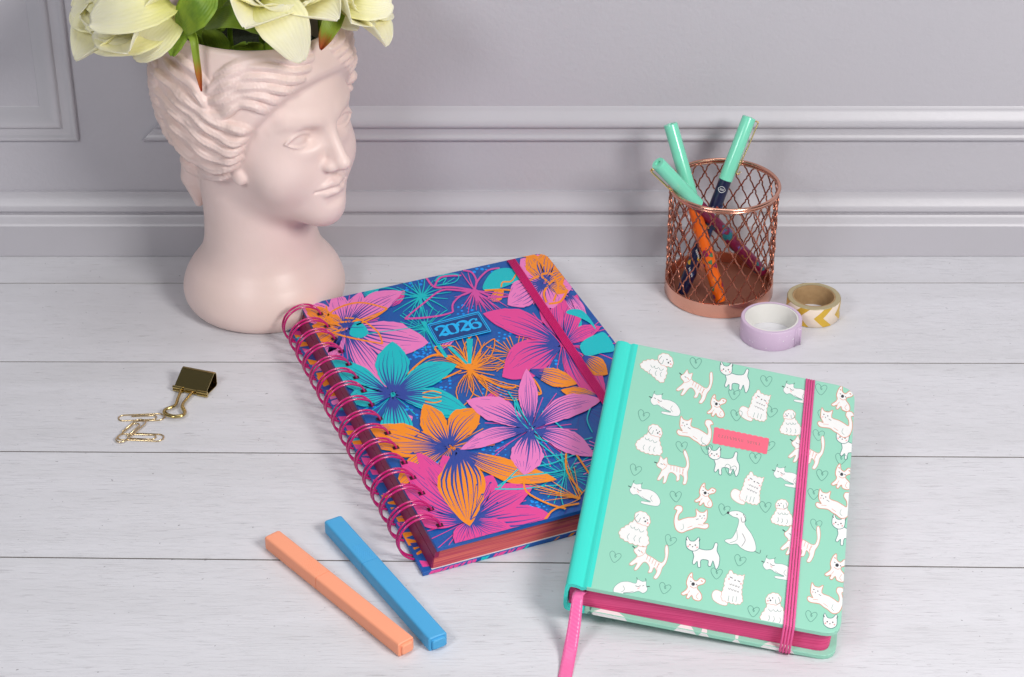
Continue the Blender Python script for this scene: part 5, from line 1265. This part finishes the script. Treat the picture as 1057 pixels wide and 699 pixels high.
# elastic strap, over the cover and round both near and far edges
O_ = GO + GN * (ga.z + .06)
tl, tr_, bl_, br_ = unp(831.7, 391.2, O_, GN), unp(841.6, 393.3, O_, GN), unp(808.3, 644.2, O_, GN), unp(820.9, 646.9, O_, GN)
def wrap(t_, b_):
    d_ = nrm(b_ - t_)
    return [t_ - d_ * .02 - GN * (GT + .1), t_ - d_ * .08 - GN * (GT * .5), t_ - d_ * .08 - GN * .12, t_ - GN * 0, t_ + (b_ - t_) * .3, t_ + (b_ - t_) * .7, b_, b_ + d_ * .07 - GN * .1, b_ + d_ * .06 - GN * (GT * .5), b_ + d_ * .08 - GN * (GT - .05), b_ - d_ * .05 - GN * (GT + .09), b_ - d_ * 1.5 - GN * (GT + .09)]
dd = nrm(bl_ - tl); ups = [-dd, -dd, nrm(GN - dd), GN, GN, GN, nrm(GN * 2 + dd), nrm(GN + dd), dd, dd, -GN, -GN]
elp = mat('pink_elastic', srgb(236, 92, 156), .55, bump=(900, .5, .0003))
strap(nb, wrap(tl, bl_), wrap(tr_, br_), elp, 'elastic_strap', 4, .12, up=ups)
# satin ribbon marker
satin = mat('pink_satin', srgb(244, 104, 168), .32, spec=.5, sheen=.5)
nt = satin.node_tree; wv = nt.nodes.new('ShaderNodeTexWave'); wv.inputs['Scale'].default_value = 190; wv.bands_direction = 'DIAGONAL'; tc = nt.nodes.new('ShaderNodeTexCoord'); nt.links.new(tc.outputs['Object'], wv.inputs['Vector'])
bp = nt.nodes.new('ShaderNodeBump'); bp.inputs['Strength'].default_value = .35; bp.inputs['Distance'].default_value = .0002; nt.links.new(wv.outputs['Fac'], bp.inputs['Height']); nt.links.new(bp.outputs['Normal'], nt.nodes['Principled BSDF'].inputs['Normal'])
st_l, st_r = G(.55, .35, .62), G(1.25, .35, .62)
Lp = [(st_l), un(591.0, 613.5, 2.32), un(589.6, 622, 2.1), un(586.2, 645, 1.25), un(582, 668, .45), un(578, 688, .09), un(573, 712, .04), un(568, 740, .03)]
Rp = [(st_r), un(602.8, 614.0, 2.32), un(601.6, 622, 2.1), un(599.4, 645, 1.25), un(596.2, 668, .45), un(592.5, 688, .09), un(588, 712, .04), un(583, 740, .03)]
La, Ra = cr(Lp, 5), cr(Rp, 5); mb = MB(); mb.keep = True
vs = []
for a_, b_ in zip(La, Ra): vs += [a_, a_ * .75 + b_ * .25 + V3(0, 0, .008), (a_ + b_) / 2 + V3(0, 0, .012), a_ * .25 + b_ * .75 + V3(0, 0, .008), b_]
mb.add(vs, [(i*5+j, i*5+j+1, (i+1)*5+j+1, (i+1)*5+j) for i in range(len(La)-1) for j in range(4)])
ro = mb.build('ribbon_marker', satin, nb, smooth=True); md = ro.modifiers.new('t', 'SOLIDIFY'); md.thickness = .0003; md.offset = 0
